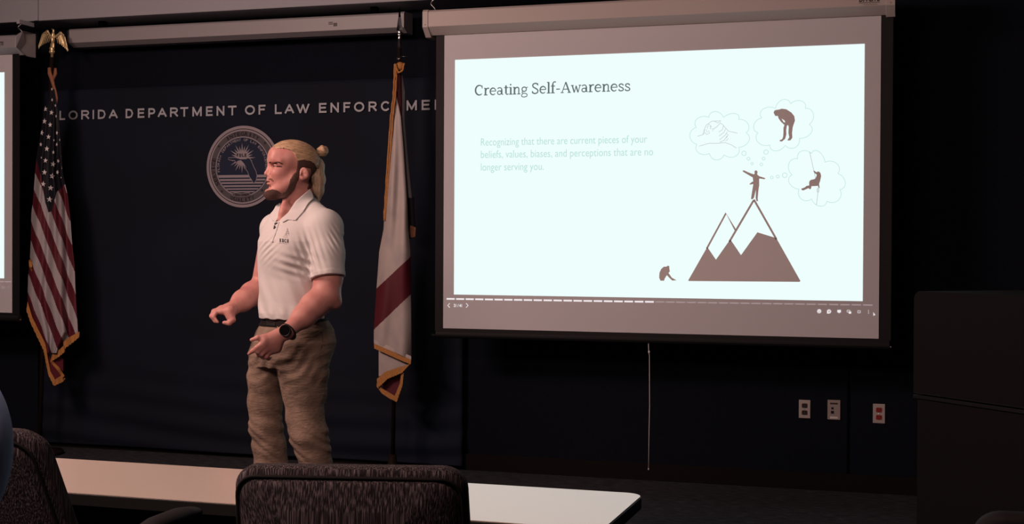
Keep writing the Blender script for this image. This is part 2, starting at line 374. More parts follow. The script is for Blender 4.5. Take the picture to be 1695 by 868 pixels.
# -- right screen
fxl, fxr = aty(735, 300, SY)[0], aty(1456.5, 300, SY)[0]
ftop, fbot = aty(1000, 30, SY)[2]+.04, aty(1090, 552.2, SY)[2]
HF = SY-.07
hz_t = aty(1000, 5, HF)[2]; hz_m = aty(1000, 30.5, HF)[2]; hz_b = aty(1000, 46, HF+.055)[2]
hxl, hxr = aty(700, 30, HF)[0], aty(1478, 0, HF)[0]
scr = empty('projection_screen', ((hxl+hxr)/2, SY, fbot-.06), 'large pull-down projection screen showing the slide about self-awareness', 'projection screen', None)
mb = MB(); housing(mb, hxl+.03, hxr-.03, HF, hz_t, hz_m, hz_b, SY+.07); hs = mb.build('housing', m_houser, scr, bevel=.002)
for sx_, (a, b) in ((-1, (hxl-.002, hxl+.032)), (1, (hxr-.035, hxr+.012))):
    mb = MB(); housing(mb, a, b, HF-.004, hz_t+.003, hz_m-.002, hz_b-.012, SY+.09)
    xm = (a+b)/2
    for zz, yy in ((hz_m+.012, HF-.004), (hz_b+.004, HF+.042)): mb.ball((xm, yy, zz), .004)
    mb.build('end_cap', m_houser, scr, bevel=.002)
    mb = MB(); xk = a+.03 if sx_ < 0 else b-.03
    shook(mb, xk, SY+.02, hz_t+.015, .075); mb.build('hanging_hook', m_steel, scr, smooth=True)
mb = MB(); ptx = aty(1422, 4, HF-.001); ptb = aty(1456, 4, HF-.001)
put_text(mb, 'DA-LITE', ptx[0], ptb[0], aty(1440, 2.6, HF)[2], aty(1440, -8, HF)[2], HF-.0012, .03)
mb.box((ptx[0], HF-.002, aty(1440, 4.6, HF)[2]), (ptb[0], HF-.0005, aty(1440, 3.8, HF)[2]))
pa = aty(1429, 8, HF); pb = aty(1452, 5, HF)
stroke(mb, [(pa[0]+(pb[0]-pa[0])*i/14, pa[2]+.004*math.sin(i*2.1)) for i in range(15)], .0016, lambda x, y, k: (x, HF-.0012, y))
mb.build('maker_marking', m_brown, scr)
mb = MB(); mb.box((fxl-.052, SY-.001, fbot-.015), (fxr+.062, SY+.002, ftop)); mb.build('black_border', m_blackborder, scr)
mb = MB(); mb.box((fxl, SY-.004, fbot), (fxr, SY-.0015, ftop)); mb.build('viewing_surface', m_fabric, scr)
zb_ = fbot-.015
mb = MB(); bxl, bxr = aty(713, 550, SY-.02)[0], aty(1476, 570, SY-.02)[0]
mb.tube([(bxl+.03, SY, zb_-.02), (bxr-.012, SY, zb_-.02)], .022, 14)
mb.box((bxl+.03, SY-.018, zb_-.02), (bxr-.012, SY+.018, zb_+.01)); bb = mb.build('bottom_bar', m_blackborder, scr, smooth=False)
for xx, q in ((bxl, bxl+.03), (bxr-.012, bxr)):
    mb = MB(); mb.tube([(xx, SY, zb_-.028), (q, SY, zb_-.028)], .008, 10); mb.build('bar_tip', m_steel if xx > -1 else m_plastic, scr, smooth=True)
# pull cord hanging from the bar
mb = MB(); a = aty(1075, 583, SY); b = aty(1073.5, 777, SY)
mb.tube([(a[0]-.006, SY, zb_-.04), (a[0]-.004, SY, a[2]+.005), (a[0], SY, a[2]-.02), (a[0]+.003, SY, a[2]-.3), (b[0]+.002, SY, (a[2]+b[2])/2-.1), (b[0], SY, b[2])], .0022, 8)
mb.ball((b[0], SY, b[2]), (.004, .004, .006)); mb.ball((a[0]-.002, SY, a[2]), (.006, .005, .008))
mb.build('pull_cord', m_cord, scr, smooth=True)

# -- slide content
def S(x, y, k=0): p = aty(x, y, SY-.0045-.0006*k); return Vector(p)
c4 = [S(*q) for q in ((753.3, 100.3), (1431.7, 71.3), (1427.7, 497.5), (751.3, 489))]
sxl, sxr = (c4[0].x+c4[3].x)/2, (c4[1].x+c4[2].x)/2; szt, szb = (c4[0].z+c4[1].z)/2, (c4[2].z+c4[3].z)/2
mb = MB(); mb.box((sxl, SY-.0050, szb), (sxr, SY-.0041, szt)); mb.build('projected_slide', m_slide, scr)
SK = 3
mb = MB()
m1 = lambda X, Y, k=0: S(1080+X/3.616, 330+Y/3.616, SK+k)
flatpoly(mb, [(214, 486), (328, 286), (380, 362), (464, 243), (468, 243), (530, 335), (628, 198), (735, 231), (742, 234), (886, 490), (880, 495), (218, 490)], m1)
stroke(mb, [(325, 296), (440, 84), (496, 184)], 11, m1); stroke(mb, [(460, 255), (605, 8)], 12, m1); stroke(mb, [(607, 2), (742, 240)], 12, m1)
mb.build('mountain_drawing', m_proj, scr)
g = lambda X, Y, k=0: S(1080+X/4.133, 150+Y/4.133, SK+k)
def figure(name, polys, f=g, m=None):
    mb = MB()
    for i, p in enumerate(polys): flatpoly(mb, p, f, i*.3)
    return mb.build(name, m or m_proj, scr)
figure('bending_figure', [[(828, 150), (836, 136), (852, 131), (862, 131), (885, 124), (915, 128), (950, 150), (970, 175), (975, 205), (965, 235), (960, 250), (955, 290), (957, 322), (945, 340), (928, 343), (924, 338), (936, 320), (930, 290), (932, 250), (928, 236), (920, 240), (915, 270), (916, 300), (908, 330), (886, 349), (870, 347), (870, 341), (888, 332), (894, 315), (896, 285), (896, 255), (903, 236), (880, 215), (862, 190), (858, 174), (840, 174)]])
mbx = MB(); flatpoly(mbx, [(884, 193), (903, 205), (908, 218), (898, 216)], g, 2); mbx.build('arm_gap', m_slide, scr)
figure('standing_figure', [[(616, 549), (626, 546), (660, 562), (694, 574), (700, 566), (697, 556), (702, 548), (709, 546), (716, 550), (719, 558), (716, 572), (722, 580), (735, 588), (765, 597), (774, 602), (765, 607), (735, 602), (730, 604), (730, 650), (724, 690), (720, 740), (722, 758), (712, 757), (706, 735), (708, 680), (705, 690), (694, 735), (684, 745), (674, 742), (680, 700), (690, 640), (670, 644), (662, 641), (680, 626), (689, 622), (686, 595), (655, 577), (620, 556)]])
figure('climbing_figure', [[(1100, 550), (1108, 549), (1122, 560), (1130, 554), (1142, 556), (1150, 566), (1154, 585), (1148, 615), (1140, 640), (1144, 668), (1138, 668), (1134, 652), (1112, 654), (1088, 655), (1084, 672), (1076, 676), (1068, 668), (1045, 678), (1032, 684), (1020, 680), (1018, 672), (1040, 664), (1056, 652), (1072, 650), (1072, 625), (1082, 612), (1108, 606), (1116, 600), (1122, 585), (1124, 575), (1110, 566)]])
mb = MB(); stroke(mb, [(1075, 420), (1104, 548), (1116, 602), (1134, 650), (1132, 700), (1122, 782)], 2.2, g); stroke(mb, [(1132+7*math.sin(i*.6), 683+14*math.cos(i*.6)) for i in range(11)], 2, g)
mb.build('climbing_rope', m_thin, scr)
figure('seated_figure', [[(40, 470), (42, 440), (52, 418), (68, 404), (84, 404), (92, 397), (101, 402), (101, 414), (104, 432), (96, 442), (116, 470), (134, 480), (144, 486), (118, 487), (100, 470), (86, 455), (72, 478), (70, 488), (48, 488)]], m1)
mb = MB()
def cloud(cx_, cy_, lobes, rr, n=9):
    N = len(lobes)
    for i in range(N):
        (x0, y0), (x1, y1) = lobes[i], lobes[(i+1) % N]
        mx, my = (x0+x1)/2, (y0+y1)/2; dx, dy = mx-cx_, my-cy_; l = math.hypot(dx, dy); ch = math.hypot(x1-x0, y1-y0)
        P = []; t0 = math.radians(78)
        for k in range(n+1):
            th_ = -t0+2*t0*k/n; al = .5+math.sin(th_)/(2*math.sin(t0)); bu = ch*(math.cos(th_)-math.cos(t0))/(2*math.sin(t0))
            P.append((x0+(x1-x0)*al+dx/l*bu, y0+(y1-y0)*al+dy/l*bu))
        stroke(mb, P, 3.2, g, 1)
cloud(457, 305, [(385, 184), (487, 184), (590, 198), (640, 290), (590, 388), (490, 440), (390, 430), (305, 368), (300, 252)], 60)
cloud(903, 240, [(747, 188), (842, 122), (945, 90), (1045, 122), (1072, 232), (1005, 327), (908, 375), (803, 372), (722, 288)], 60)
cloud(1123, 605, [(993, 468), (1088, 432), (1180, 490), (1268, 568), (1282, 678), (1193, 757), (1088, 742), (1003, 675), (955, 578)], 60)
for x, y, r in ((626, 430, 15), (657, 467, 10), (682, 500, 8), (777, 421, 15), (760, 466, 10), (745, 506, 9), (817, 595, 9), (857, 588, 10), (905, 580, 16)):
    stroke(mb, [(x+r*math.cos(i*PI/10), y+r*math.sin(i*PI/10)) for i in range(20)], 3.4, g, 1, closed=True)
mb.build('thought_bubbles', m_teal, scr)
mb = MB()
for P in ([(308, 313), (345, 302), (352, 275), (365, 240), (405, 210), (440, 208), (468, 206), (462, 222), (480, 232), (505, 262), (520, 278), (582, 292)],
          [(365, 240), (380, 228), (400, 240), (395, 262), (415, 262), (412, 280)], [(345, 302), (358, 285), (352, 270), (372, 268), (368, 288), (385, 275), (392, 290), (372, 300), (358, 292)],
          [(415, 265), (440, 248), (462, 225)], [(425, 212), (445, 222), (462, 210)], [(452, 285), (478, 268), (486, 240)], [(455, 312), (490, 285), (500, 262)], [(458, 338), (498, 305), (512, 282)],
          [(505, 296), (520, 302), (505, 322), (520, 330), (500, 345)], [(318, 381), (388, 361), (450, 361), (498, 356), (540, 372), (575, 394)], [(460, 355), (490, 340), (512, 310)], [(380, 262), (372, 250), (385, 240)], [(392, 246), (404, 250)]):
    stroke(mb, P, 1.9, g, 1)
mb.build('clasped_hands_drawing', m_thin, scr)
# serif title
def arcp(cx_, cy_, rx, ry, a0, a1, n=18): return [(cx_+rx*math.cos(math.radians(a0+(a1-a0)*i/n)), cy_+ry*math.sin(math.radians(a0+(a1-a0)*i/n))) for i in range(n+1)]
def wv(n, a, b): return [a+(b-a)*math.sin(PI*i/n) for i in range(n+1)]
def smooth(P, n=5):
    out = []
    for i in range(len(P)-1):
        p0 = P[max(i-1, 0)]; p1 = P[i]; p2 = P[i+1]; p3 = P[min(i+2, len(P)-1)]
        for k in range(n):
            t = k/n; out.append(tuple(.5*((2*p1[j])+(-p0[j]+p2[j])*t+(2*p0[j]-5*p1[j]+4*p2[j]-p3[j])*t*t+(-p0[j]+3*p1[j]-3*p2[j]+p3[j])*t**3) for j in (0, 1)))
    out.append(P[-1]); return out
T = 2.3; H_ = 1.2
GL = {
 'C': (13.2, [(arcp(6.9, 7.1, 5.5, 6.5, 48, 312), wv(18, 1.2, 2.3)), ([(10.9, 9.3), (10.9, 13.2)], 1.2)]),
 'r': (8.2, [([(2.6, 0), (2.6, 9.7)], T), ([(.3, .4), (5.6, .4)], H_), ([(.5, 9.4), (2.6, 9.4)], H_), (smooth([(3.2, 6.8), (4.5, 8.9), (6.4, 9.4), (7.8, 8.9)]), 1.6)]),
 'e': (10.2, [(arcp(5.1, 4.9, 4.0, 4.5, 8, 318), wv(18, 1.1, 1.9)), ([(1.3, 5.3), (9.4, 5.3)], H_)]),
 'a': (10.2, [(arcp(4.1, 2.9, 2.8, 2.4, 0, 360), 1.4), ([(7.3, .6), (7.3, 7)], T), (smooth([(1.4, 8.2), (3, 9.3), (5.4, 9.4), (7, 8.4), (7.3, 6.5)]), 1.4), ([(7.3, .7), (9.8, .5)], 1)]),
 't': (7.2, [([(3.2, 1.6), (3.2, 12.4)], T), (smooth([(3.2, 2), (3.9, .6), (5.2, .4), (6.8, .9)]), 1.4), ([(.5, 9.4), (6.6, 9.4)], H_)]),
 'i': (5.5, [([(2.8, 0), (2.8, 9.8)], T), ([(.3, .4), (5.3, .4)], H_), ([(.4, 9.4), (2.8, 9.4)], H_), (arcp(2.6, 13.2, .6, .6, 0, 360, 10), 1.2)]),
 'n': (11.6, [([(2.6, 0), (2.6, 9.8)], T), ([(.3, .4), (5, .4)], H_), ([(.4, 9.4), (2.6, 9.4)], H_), (smooth([(3.2, 7.2), (5, 9), (7, 9.3), (8.5, 8), (8.7, 5.5), (8.7, 0)]), 1.6), ([(6.4, .4), (11.1, .4)], H_)]),
 'g': (10, [(arcp(4.7, 6.5, 3.1, 2.9, 0, 360), 1.5), ([(7.3, 8.4), (9.8, 9.2)], 1.1), (smooth([(2.8, 3.8), (1.7, 2.4), (3, 1.2), (6.8, .8), (8.8, -.8), (8.2, -2.9), (5, -3.9), (1.8, -3.3), (1.0, -1.6), (2.6, .6)]), 1.2)]),
 'S': (11, [(smooth([(8.7, 11.8), (7.2, 13.5), (4.9, 13.8), (2.4, 12.8), (1.7, 10.8), (3, 8.7), (6.5, 6.7), (8.9, 4.5), (8.5, 1.9), (6.5, .6), (4, .4), (1.9, 1.5), (1.2, 3.2)]), 1.7), ([(8.9, 10.8), (8.9, 13.8)], 1), ([(1.2, .6), (1.2, 3.8)], 1)]),
 'l': (5.5, [([(2.8, 0), (2.8, 15)], T), ([(.3, .4), (5.3, .4)], H_), ([(.4, 14.6), (2.8, 14.6)], H_)]),
 'f': (6.6, [([(3, 0), (3, 12.4)], T), (smooth([(3, 11.8), (3.8, 14.2), (5.6, 15), (7.4, 14.6)]), 1.5), ([(.4, 9.4), (6.2, 9.4)], H_), ([(.4, .4), (5.8, .4)], H_)]),
 '-': (7.6, [([(1.2, 5.2), (6.4, 5.2)], 1.4)]),
 'A': (13.8, [([(1.7, .4), (6.7, 14)], 1.15), ([(6.7, 14.3), (12, .3)], 2.1), ([(3.4, 4.8), (10, 4.8)], H_), ([(-.2, .4), (4, .4)], H_), ([(9.4, .4), (14, .4)], H_)]),
 'w': (14, [([(2, 9.4), (4.9, 0)], 1.8), ([(4.9, 0), (7.4, 9)], 1.1), ([(7.1, 9), (10, 0)], 1.8), ([(10, 0), (12.7, 9.4)], 1.1), ([(.2, 9.4), (4, 9.4)], H_), ([(10.9, 9.4), (14.2, 9.4)], H_)]),
 's': (8.6, [(smooth([(6.9, 7.8), (5.6, 9.1), (3.9, 9.3), (2.1, 8.6), (1.7, 7), (3.2, 5.5), (5.6, 4.4), (7.2, 2.9), (6.8, 1.2), (4.8, .4), (2.6, .6), (1.2, 2)]), 1.5), ([(7, 6.9), (7, 9.2)], .9), ([(1.2, .5), (1.2, 2.8)], .9)]),
}
words = 'Creating Self-Awareness'; tot = 0
for ch in words: tot += 5 if ch == ' ' else GL[ch][0]
pA, pB = S(785.5, 158.4, SK), S(1044, 150.4, SK); hz = (S(785.5, 141, SK).z-pA.z)/14.2
zt0 = (pA.z+pB.z)/2
mb = MB(); cur = 0
for ch in words:
    if ch == ' ': cur += 5; continue
    for P, w in GL[ch][1]:
        P = [(cur+x, y) for x, y in P]
        stroke(mb, P, w, lambda x, y, k: Vector((pA.x+(pB.x-pA.x)*x/tot, pA.y, zt0+y*hz)))
    cur += GL[ch][0]
mb.build('slide_title', m_title, scr)
for s, (xa, ya), (xb, yb) in (('Recognizing that there are current pieces of your', (796, 242), (1071, 235.5)), ('beliefs, values, biases, and perceptions that are no', (796, 262.5), (1081, 256.5)), ('longer serving you.', (796, 283), (900, 281))):
    a, b = S(xa, ya, SK), S(xb, yb, SK); z0 = (a.z+b.z)/2; h = (S(xa, ya-12, SK).z-a.z)
    v, f = text2d(s, -.004); lo = v.min(0); hi = v.max(0); capv = text2d('l', -.004)[0]; y1 = capv[:, 1].max(); mb = MB()
    mb.add([(a.x+(p-lo[0])/(hi[0]-lo[0])*(b.x-a.x), a.y, z0+q/y1*h) for p, q in v], f)
    mb.build('slide_text', m_teal, scr)
# presentation bar under the slide
mb = MB(); mb2 = MB(); a, b = S(738, 495, 1), S(1446, 505.5, 1); n = 41
for i in range(n):
    x0_ = a.x+(b.x-a.x)*(i+.08)/n; x1_ = a.x+(b.x-a.x)*(i+.92)/n; z = a.z+(b.z-a.z)*(i+.5)/n
    hh = .0045 if i < 21 else .0032
    (mb if i < 21 else mb2).box((x0_, SY-.0048, z-hh), (x1_, SY-.0042, z+hh))
mb.build('progress_bar', m_icon, scr); mb2.build('progress_bar', m_icond, scr)['label'] = 'dim remaining segments'; mb = MB(); stroke(mb, [(744.5, 502.5), (741, 506), (744.5, 509.5)], 1, lambda x, y, k: S(x, y, 1)); mb.build('previous_arrow', m_icon, scr); mb = MB(); stroke(mb, [(771.5, 502.5), (775, 506), (771.5, 509.5)], 1, lambda x, y, k: S(x, y, 1)); mb.build('next_arrow', m_icon, scr); mb = MB()
a = S(751, 508.5, 1); b = S(764.5, 508.5, 1); put_text(mb, '21 / 41', a.x, b.x, a.z, S(751, 503.5, 1).z, a.y, .02)
ic = lambda x, y, k=0: S(x, y, 1+k)
def cdisc(mbb, x, y, r, k=0): flatpoly(mbb, [(x+r*math.cos(i*PI/8), y+r*math.sin(i*PI/8)) for i in range(16)], ic, k)
mb.build('page_counter', m_icon, scr); mb = MB(); md_ = MB()
def flush():
    global mb
    mb.build('control_icon', m_icon, scr); mb = MB()
cdisc(mb, 1356, 515.6, 3.4); cdisc(md_, 1354.8, 514.8, .6, 1); cdisc(md_, 1357.2, 514.8, .6, 1); stroke(md_, [(1354.3, 516.5), (1356, 518), (1357.7, 516.5)], .7, ic, 1); flush()
cdisc(mb, 1372.3, 516, 3.4); flatpoly(mb, [(1369, 516), (1369, 519.4), (1372, 519.4)], ic); stroke(md_, [(1371.2, 518), (1372, 514)], .7, ic, 1); stroke(md_, [(1373, 518), (1373.8, 514)], .7, ic, 1); flush()
flatpoly(mb, [(1386, 513.4), (1392, 513.4), (1392, 517.6), (1390, 517.6), (1389, 519.4), (1388, 517.6), (1386, 517.6)], ic); flush()
stroke(mb, [(1402, 514), (1407, 514), (1407, 517), (1402, 517)], .8, ic, closed=True); flatpoly(mb, [(1405, 516), (1409, 516), (1409, 519.6), (1405, 519.6)], ic, .3); flush()
for sx2 in (-1, 1):
    for sy2 in (-1, 1): stroke(mb, [(1422+sx2*1, 516.5+sy2*2.6), (1422+sx2*1.2, 516.5+sy2*1), (1422+sx2*2.8, 516.5+sy2*1)], .8, ic)
flush()
for k in range(3): cdisc(mb, 1437.6, 514+2.5*k, .55)
flush()
flatpoly(mb, [(1445.5, 517), (1449, 522), (1446.8, 522), (1446, 524)], ic)
mb.build('mouse_pointer', m_icon, scr); md_.build('icon_details', m_proj, scr)

# -- left screen, only its right end in view
lxr = aty(20.8, 300, SY)[0]; W = fxr-fxl; lxl = lxr-W
if lxl < X0+.12: lxl = X0+.12
lft, lfb = aty(10, 90, SY)[2], aty(10, 518, SY)[2]
sc2 = empty('projection_screen', ((lxl+lxr)/2, SY, lfb-.06), 'projection screen cut off at the left edge, beside the striped flag', 'projection screen')
lt_, lm_, lb_ = aty(12, 61, HF)[2], aty(12, 79, HF)[2], aty(12, 90, HF+.055)[2]
hxr2 = aty(24, 75, HF)[0]
mb = MB(); housing(mb, lxl-.02, hxr2, HF, lt_, lm_, lb_, SY+.07); mb.build('housing', m_house, sc2, bevel=.002)
mb = MB(); p = aty(45, 70, SY+.1)[0]
mb.add([(hxr2, HF-.004, lm_), (hxr2, HF-.004, lt_), (hxr2, SY-.03, lt_+.025), (hxr2+.02, SY+.12, lt_+.045), (hxr2+.02, SY+.12, lb_-.01), (hxr2, HF+.05, lb_-.01)] +
       [(hxr2+.012, HF-.004, lm_), (hxr2+.012, HF-.004, lt_), (hxr2+.035, SY-.03, lt_+.04), (p, SY+.12, lt_+.045), (p+.012, SY+.12, lb_-.01), (hxr2+.035, HF+.05, lb_-.01)],
       [(0, 1, 2, 3, 4, 5), (11, 10, 9, 8, 7, 6)]+[(i, (i+1) % 6, (i+1) % 6+6, i+6) for i in range(6)])
mb.build('end_cap', m_house, sc2, bevel=.003)
mb = MB(); hx = aty(33, 45, SY+.02); shook(mb, hx[0], SY+.02, lt_+.035, .06); mb.build('hanging_hook', m_steel, sc2, smooth=True)
mb = MB(); q = aty(32, 27, SY+.02); zq = lt_+.095
mb.box((hx[0]-.012, SY+.0, zq), (hx[0]+.012, BY, zq+.028)); mb.build('wall_bracket', m_bulk, sc2, bevel=.002)
mb = MB(); a = aty(0, 72, HF); b = aty(6, 72, HF); put_text(mb, 'DA-LITE', b[0]-.085, b[0], aty(3, 75, HF)[2], aty(3, 69, HF)[2], HF-.0012, .03); mb.build('maker_marking', m_brown, sc2)
mb = MB(); mb.box((lxl-.03, SY-.001, lfb-.015), (lxr+.055, SY+.002, lft+.05)); mb.build('black_border', m_blackborder, sc2)
mb = MB(); mb.box((lxl, SY-.004, lfb), (lxr, SY-.0015, lft+.05)); mb.build('viewing_surface', m_fabric, sc2)
zb2 = lfb-.015; p = aty(33, 530, SY)[0]
mb = MB(); mb.tube([(lxl-.03, SY, zb2-.02), (p, SY, zb2-.02)], .022, 14); mb.build('bottom_bar', m_blackborder, sc2)
mb = MB(); mb.tube([(p-.02, SY, zb2-.028), (p+.006, SY, zb2-.028)], .005, 8); mb.build('bar_tip', m_steel, sc2)
sr2 = aty(7.8, 300, SY)[0]; st2, sb2 = aty(5, 120, SY)[2], aty(5, 461, SY)[2]
mb = MB(); mb.box((max(lxl+.03, sr2-2.3), SY-.0052, sb2), (sr2, SY-.0042, st2)); mb.build('projected_slide', m_slide, sc2)
mb = MB(); z = aty(5, 466.5, SY)[2]
for a, b in ((0, 7), (9, 19)): mb.box((aty(a-.5, 466, SY)[0], SY-.005, z-.003), (aty(b, 466, SY)[0], SY-.0042, z+.003))
for i in range(6): mb.box((aty(0, 466, SY)[0]-.06*(i+1), SY-.005, z-.003), (aty(0, 466, SY)[0]-.06*i-.008, SY-.0042, z+.003))
mb.build('progress_bar', m_icond, sc2); mb = MB()
for sx2 in (-1, 1):
    for sy2 in (-1, 1): stroke(mb, [(4.8+sx2*.8, 476+sy2*2.4), (4.8+sx2*1, 476+sy2*.9), (4.8+sx2*2.4, 476+sy2*.9)], .7, ic)
for k in range(3): cdisc(mb, 14.8, 473.6+2.3*k, .5)
mb.build('control_icons', m_icond, sc2)

# -- middle screen housing, rolled up
MY = 7.52
mxl, mxr = aty(113, 65, MY)[0], aty(664, 35, MY)[0]
z1, z2, z3 = aty(390, 37, MY)[2], aty(390, 58, MY)[2], aty(390, 66.5, MY+.055)[2]
mid = empty('projection_screen', ((mxl+mxr)/2, MY+.08, z3), 'rolled-up projection screen in a long grey housing above the banner', 'projection screen')
mb = MB(); housing(mb, mxl, mxr, MY, z1, z2, z3, MY+.14); mb.build('housing', m_house, mid, bevel=.002)
mb = MB(); mb.box((mxl-.004, MY-.006, z2+.004), (mxl+.012, MY+.02, z1+.002)); mb.build('end_cap', m_silver, mid, bevel=.002)
mb = MB(); housing(mb, mxr-.005, mxr+.02, MY-.004, z1+.003, z2-.003, z3-.006, MY+.14); mb.build('end_cap', m_house, mid, bevel=.002)
mb = MB(); a = aty(544, 37, MY); b = aty(551, 37, MY)
for k in range(2): mb.box((a[0], MY-.0015, a[2]-.004-.010*k), (b[0], MY-.0003, a[2]-.010*k+.001))
a = aty(552, 38, MY); b = aty(558.5, 43.5, MY)
for i in range(5): mb.box((a[0]+(b[0]-a[0])*i/5, MY-.0015, b[2]), (a[0]+(b[0]-a[0])*(i+.6)/5, MY-.0003, a[2]))
mb.build('rating_label', m_brown, mid)
for px in (170, 620):
    mb = MB(); p = aty(px, 30, MY+.07)[0]; mb.box((p-.02, MY+.05, z1+.01), (p+.02, MY+.09, zb)); mb.build('mounting_bracket', m_seam, mid)

# ------------------------------------------------------------------ wall plates
def plate(name, px0, px1, py0, py1, mplate, label, cat, kind, mrec=None):
    a = aty(px0, py0, WY); b = aty(px1, py1, WY); o = empty(name, ((a[0]+b[0])/2, WY, b[2]), label, cat)
    cx_ = (a[0]+b[0])/2; w = b[0]-a[0]; h = a[2]-b[2]; cz = (a[2]+b[2])/2
    mb = MB(); mb.box((a[0], WY-.007, b[2]), (b[0], WY, a[2])); mb.build('cover_plate', mplate, o, bevel=.0025)
    if kind == 'duplex':
        for s in (-1, 1):
            mb = MB(); P = []
            for i in range(20):
                t = 2*PI*i/20; P.append((cx_+w*.27*max(-.9, min(.9, math.cos(t)*1.1)), WY-.0095, cz+s*h*.19+h*.15*max(-.82, min(.82, math.sin(t)))))
            mb.poly(P, (0, .006, 0)); r = mb.build('receptacle', mrec, o)
            mb = MB()
            for q in (-1, 1): mb.box((cx_+q*w*.11-.0014, WY-.0105, cz+s*h*.19-.001), (cx_+q*w*.11+.0014, WY-.009, cz+s*h*.19+.009))
            mb.ball((cx_, WY-.0098, cz+s*h*.19-.008), (.0024, .001, .0024)); mb.build('slots', m_black, r)
        mb = MB(); mb.ball((cx_, WY-.008, cz), (.003, .0015, .003)); mb.build('screw', m_steel, o)
    else:
        for k, (dx, dz, s_) in enumerate(((-.12, .08, .006), (-.12, -.12, .008))):
            mb = MB(); mb.box((cx_+dx*w-s_, WY-.009, cz+dz*h-s_), (cx_+dx*w+s_, WY-.006, cz+dz*h+s_)); mb.build('data_jack', m_black, o)
        mb = MB(); mb.box((cx_-w*.3, WY-.0078, cz-h*.44), (cx_+w*.3, WY-.0068, cz-h*.34)); q = mb.build('label_strip', m_cord, o)
        mb = MB(); mb.box((cx_-w*.3, WY-.0078, cz+h*.28), (cx_+w*.3, WY-.0068, cz+h*.36)); q = mb.build('label_strip', m_brown, o)
plate('power_outlet', 1322.5, 1341.5, 662, 693, m_plate, 'steel wall outlet with two brown sockets, left of the beige data plate', 'outlet', 'duplex', m_brown)
plate('data_outlet', 1370, 1391, 662, 695.5, m_plateb, 'plain beige data wall plate with two small black jacks', 'outlet', 'data')
plate('power_outlet', 1445, 1465, 668.5, 701.5, m_plate, 'steel wall outlet with two red sockets, nearest the lectern', 'outlet', 'duplex', m_redo)

# ------------------------------------------------------------------ lectern
a = atz(1513, 482, 1.2); b = atz(1695, 490, 1.2)
d = Vector((b[0]-a[0], b[1]-a[1], 0)); ang = math.atan2(d.y, d.x)
lec = empty('lectern', (a[0], a[1], 0), 'black boxy lectern at the right edge with rounded upper corner', 'lectern')
def lb(mb, lo, hi): mb.box(lo, hi, 0, ang, (a[0], a[1], 0))
zs = atz(1511, 667, 0)[2]; zs = 1.37-(1.37-1.2)*(667-408.5)/(482-408.5)
mb = MB(); lb(mb, (.012, .01, .0), (1.1, .6, zs-.02)); mb.build('cabinet', m_lect, lec, bevel=.006)
mb = MB(); lb(mb, (0, 0, zs), (1.14, .64, zs+.004)); lb(mb, (.0, -.002, zs-.02), (1.14, .63, zs-.006)); mb.build('ledge_strip', m_black, lec, bevel=.001)
R = Matrix.Rotation(ang, 3, 'Z'); prof = []
for i in range(9): t = PI/2*i/8; prof.append((.035-.035*math.cos(PI/2-t) if False else .035-.035*math.cos(t), 1.2-.035+.035*math.sin(t)))
pts = [(0, zs+.004)]+prof+[(1.1-.035+.035*math.sin(PI/2*i/8), 1.2-.035+.035*math.cos(PI/2*i/8)) for i in range(9)]+[(1.1, zs+.004)]
mb = MB(); mb.poly([R @ Vector((x, 0, z))+Vector((a[0], a[1], 0)) for x, z in pts], R @ Vector((0, .55, 0))); mb.build('upper_panel', m_lect, lec, bevel=.004)

# ------------------------------------------------------------------ tables
def table(name, x0, x1, y0, y1, label, grp=None, rot=0):
    o = empty(name, ((x0+x1)/2, (y0+y1)/2, 0), label, 'table')
    z = .74; r = .05
    def rr(inset):
        P = []
        for (cx_, cy_, a0) in ((x1-r, y1-r, 0), (x0+r, y1-r, 90), (x0+r, y0+r, 180), (x1-r, y0+r, 270)):
            for i in range(7): t = math.radians(a0+90*i/6); P.append((cx_+(r-inset)*math.cos(t), cy_+(r-inset)*math.sin(t)))
        return P
    mb = MB(); mb.poly([(x, y, z-.002) for x, y in rr(.003)], (0, 0, .002)); mb.build('table_top', m_table, o)
    mb = MB(); mb.poly([(x, y, z-.032) for x, y in rr(0)], (0, 0, .0295)); mb.build('edge_band', m_tedge, o, bevel=.003)
    mb = MB(); mb.box((x0+.12, y1-.09, z-.28), (x1-.12, y1-.075, z-.033)); mb.build('modesty_panel', m_tedge, o)
    for sx in (x0+.16, x1-.16):
        mb = MB(); mb.box((sx-.025, y0+.15, .03), (sx+.025, y1-.12, z-.033)); mb.box((sx-.03, y0+.02, .0), (sx+.03, y1-.02, .035)); mb.build('leg', m_plastic, o, bevel=.004)
    return o
c1 = atz(98, 754, .74); c2 = atz(1062, 822.5, .74); nr = atz(420, 835.5, .74)
table('training_table', -2.50, c2[0], nr[1]-.01, 3.365, 'long narrow training table with pale top, in front of the speaker')
table('training_table', -4.33, -2.515, nr[1]+.02, 3.43, 'table at the left whose pale corner peeks out beside the chair')

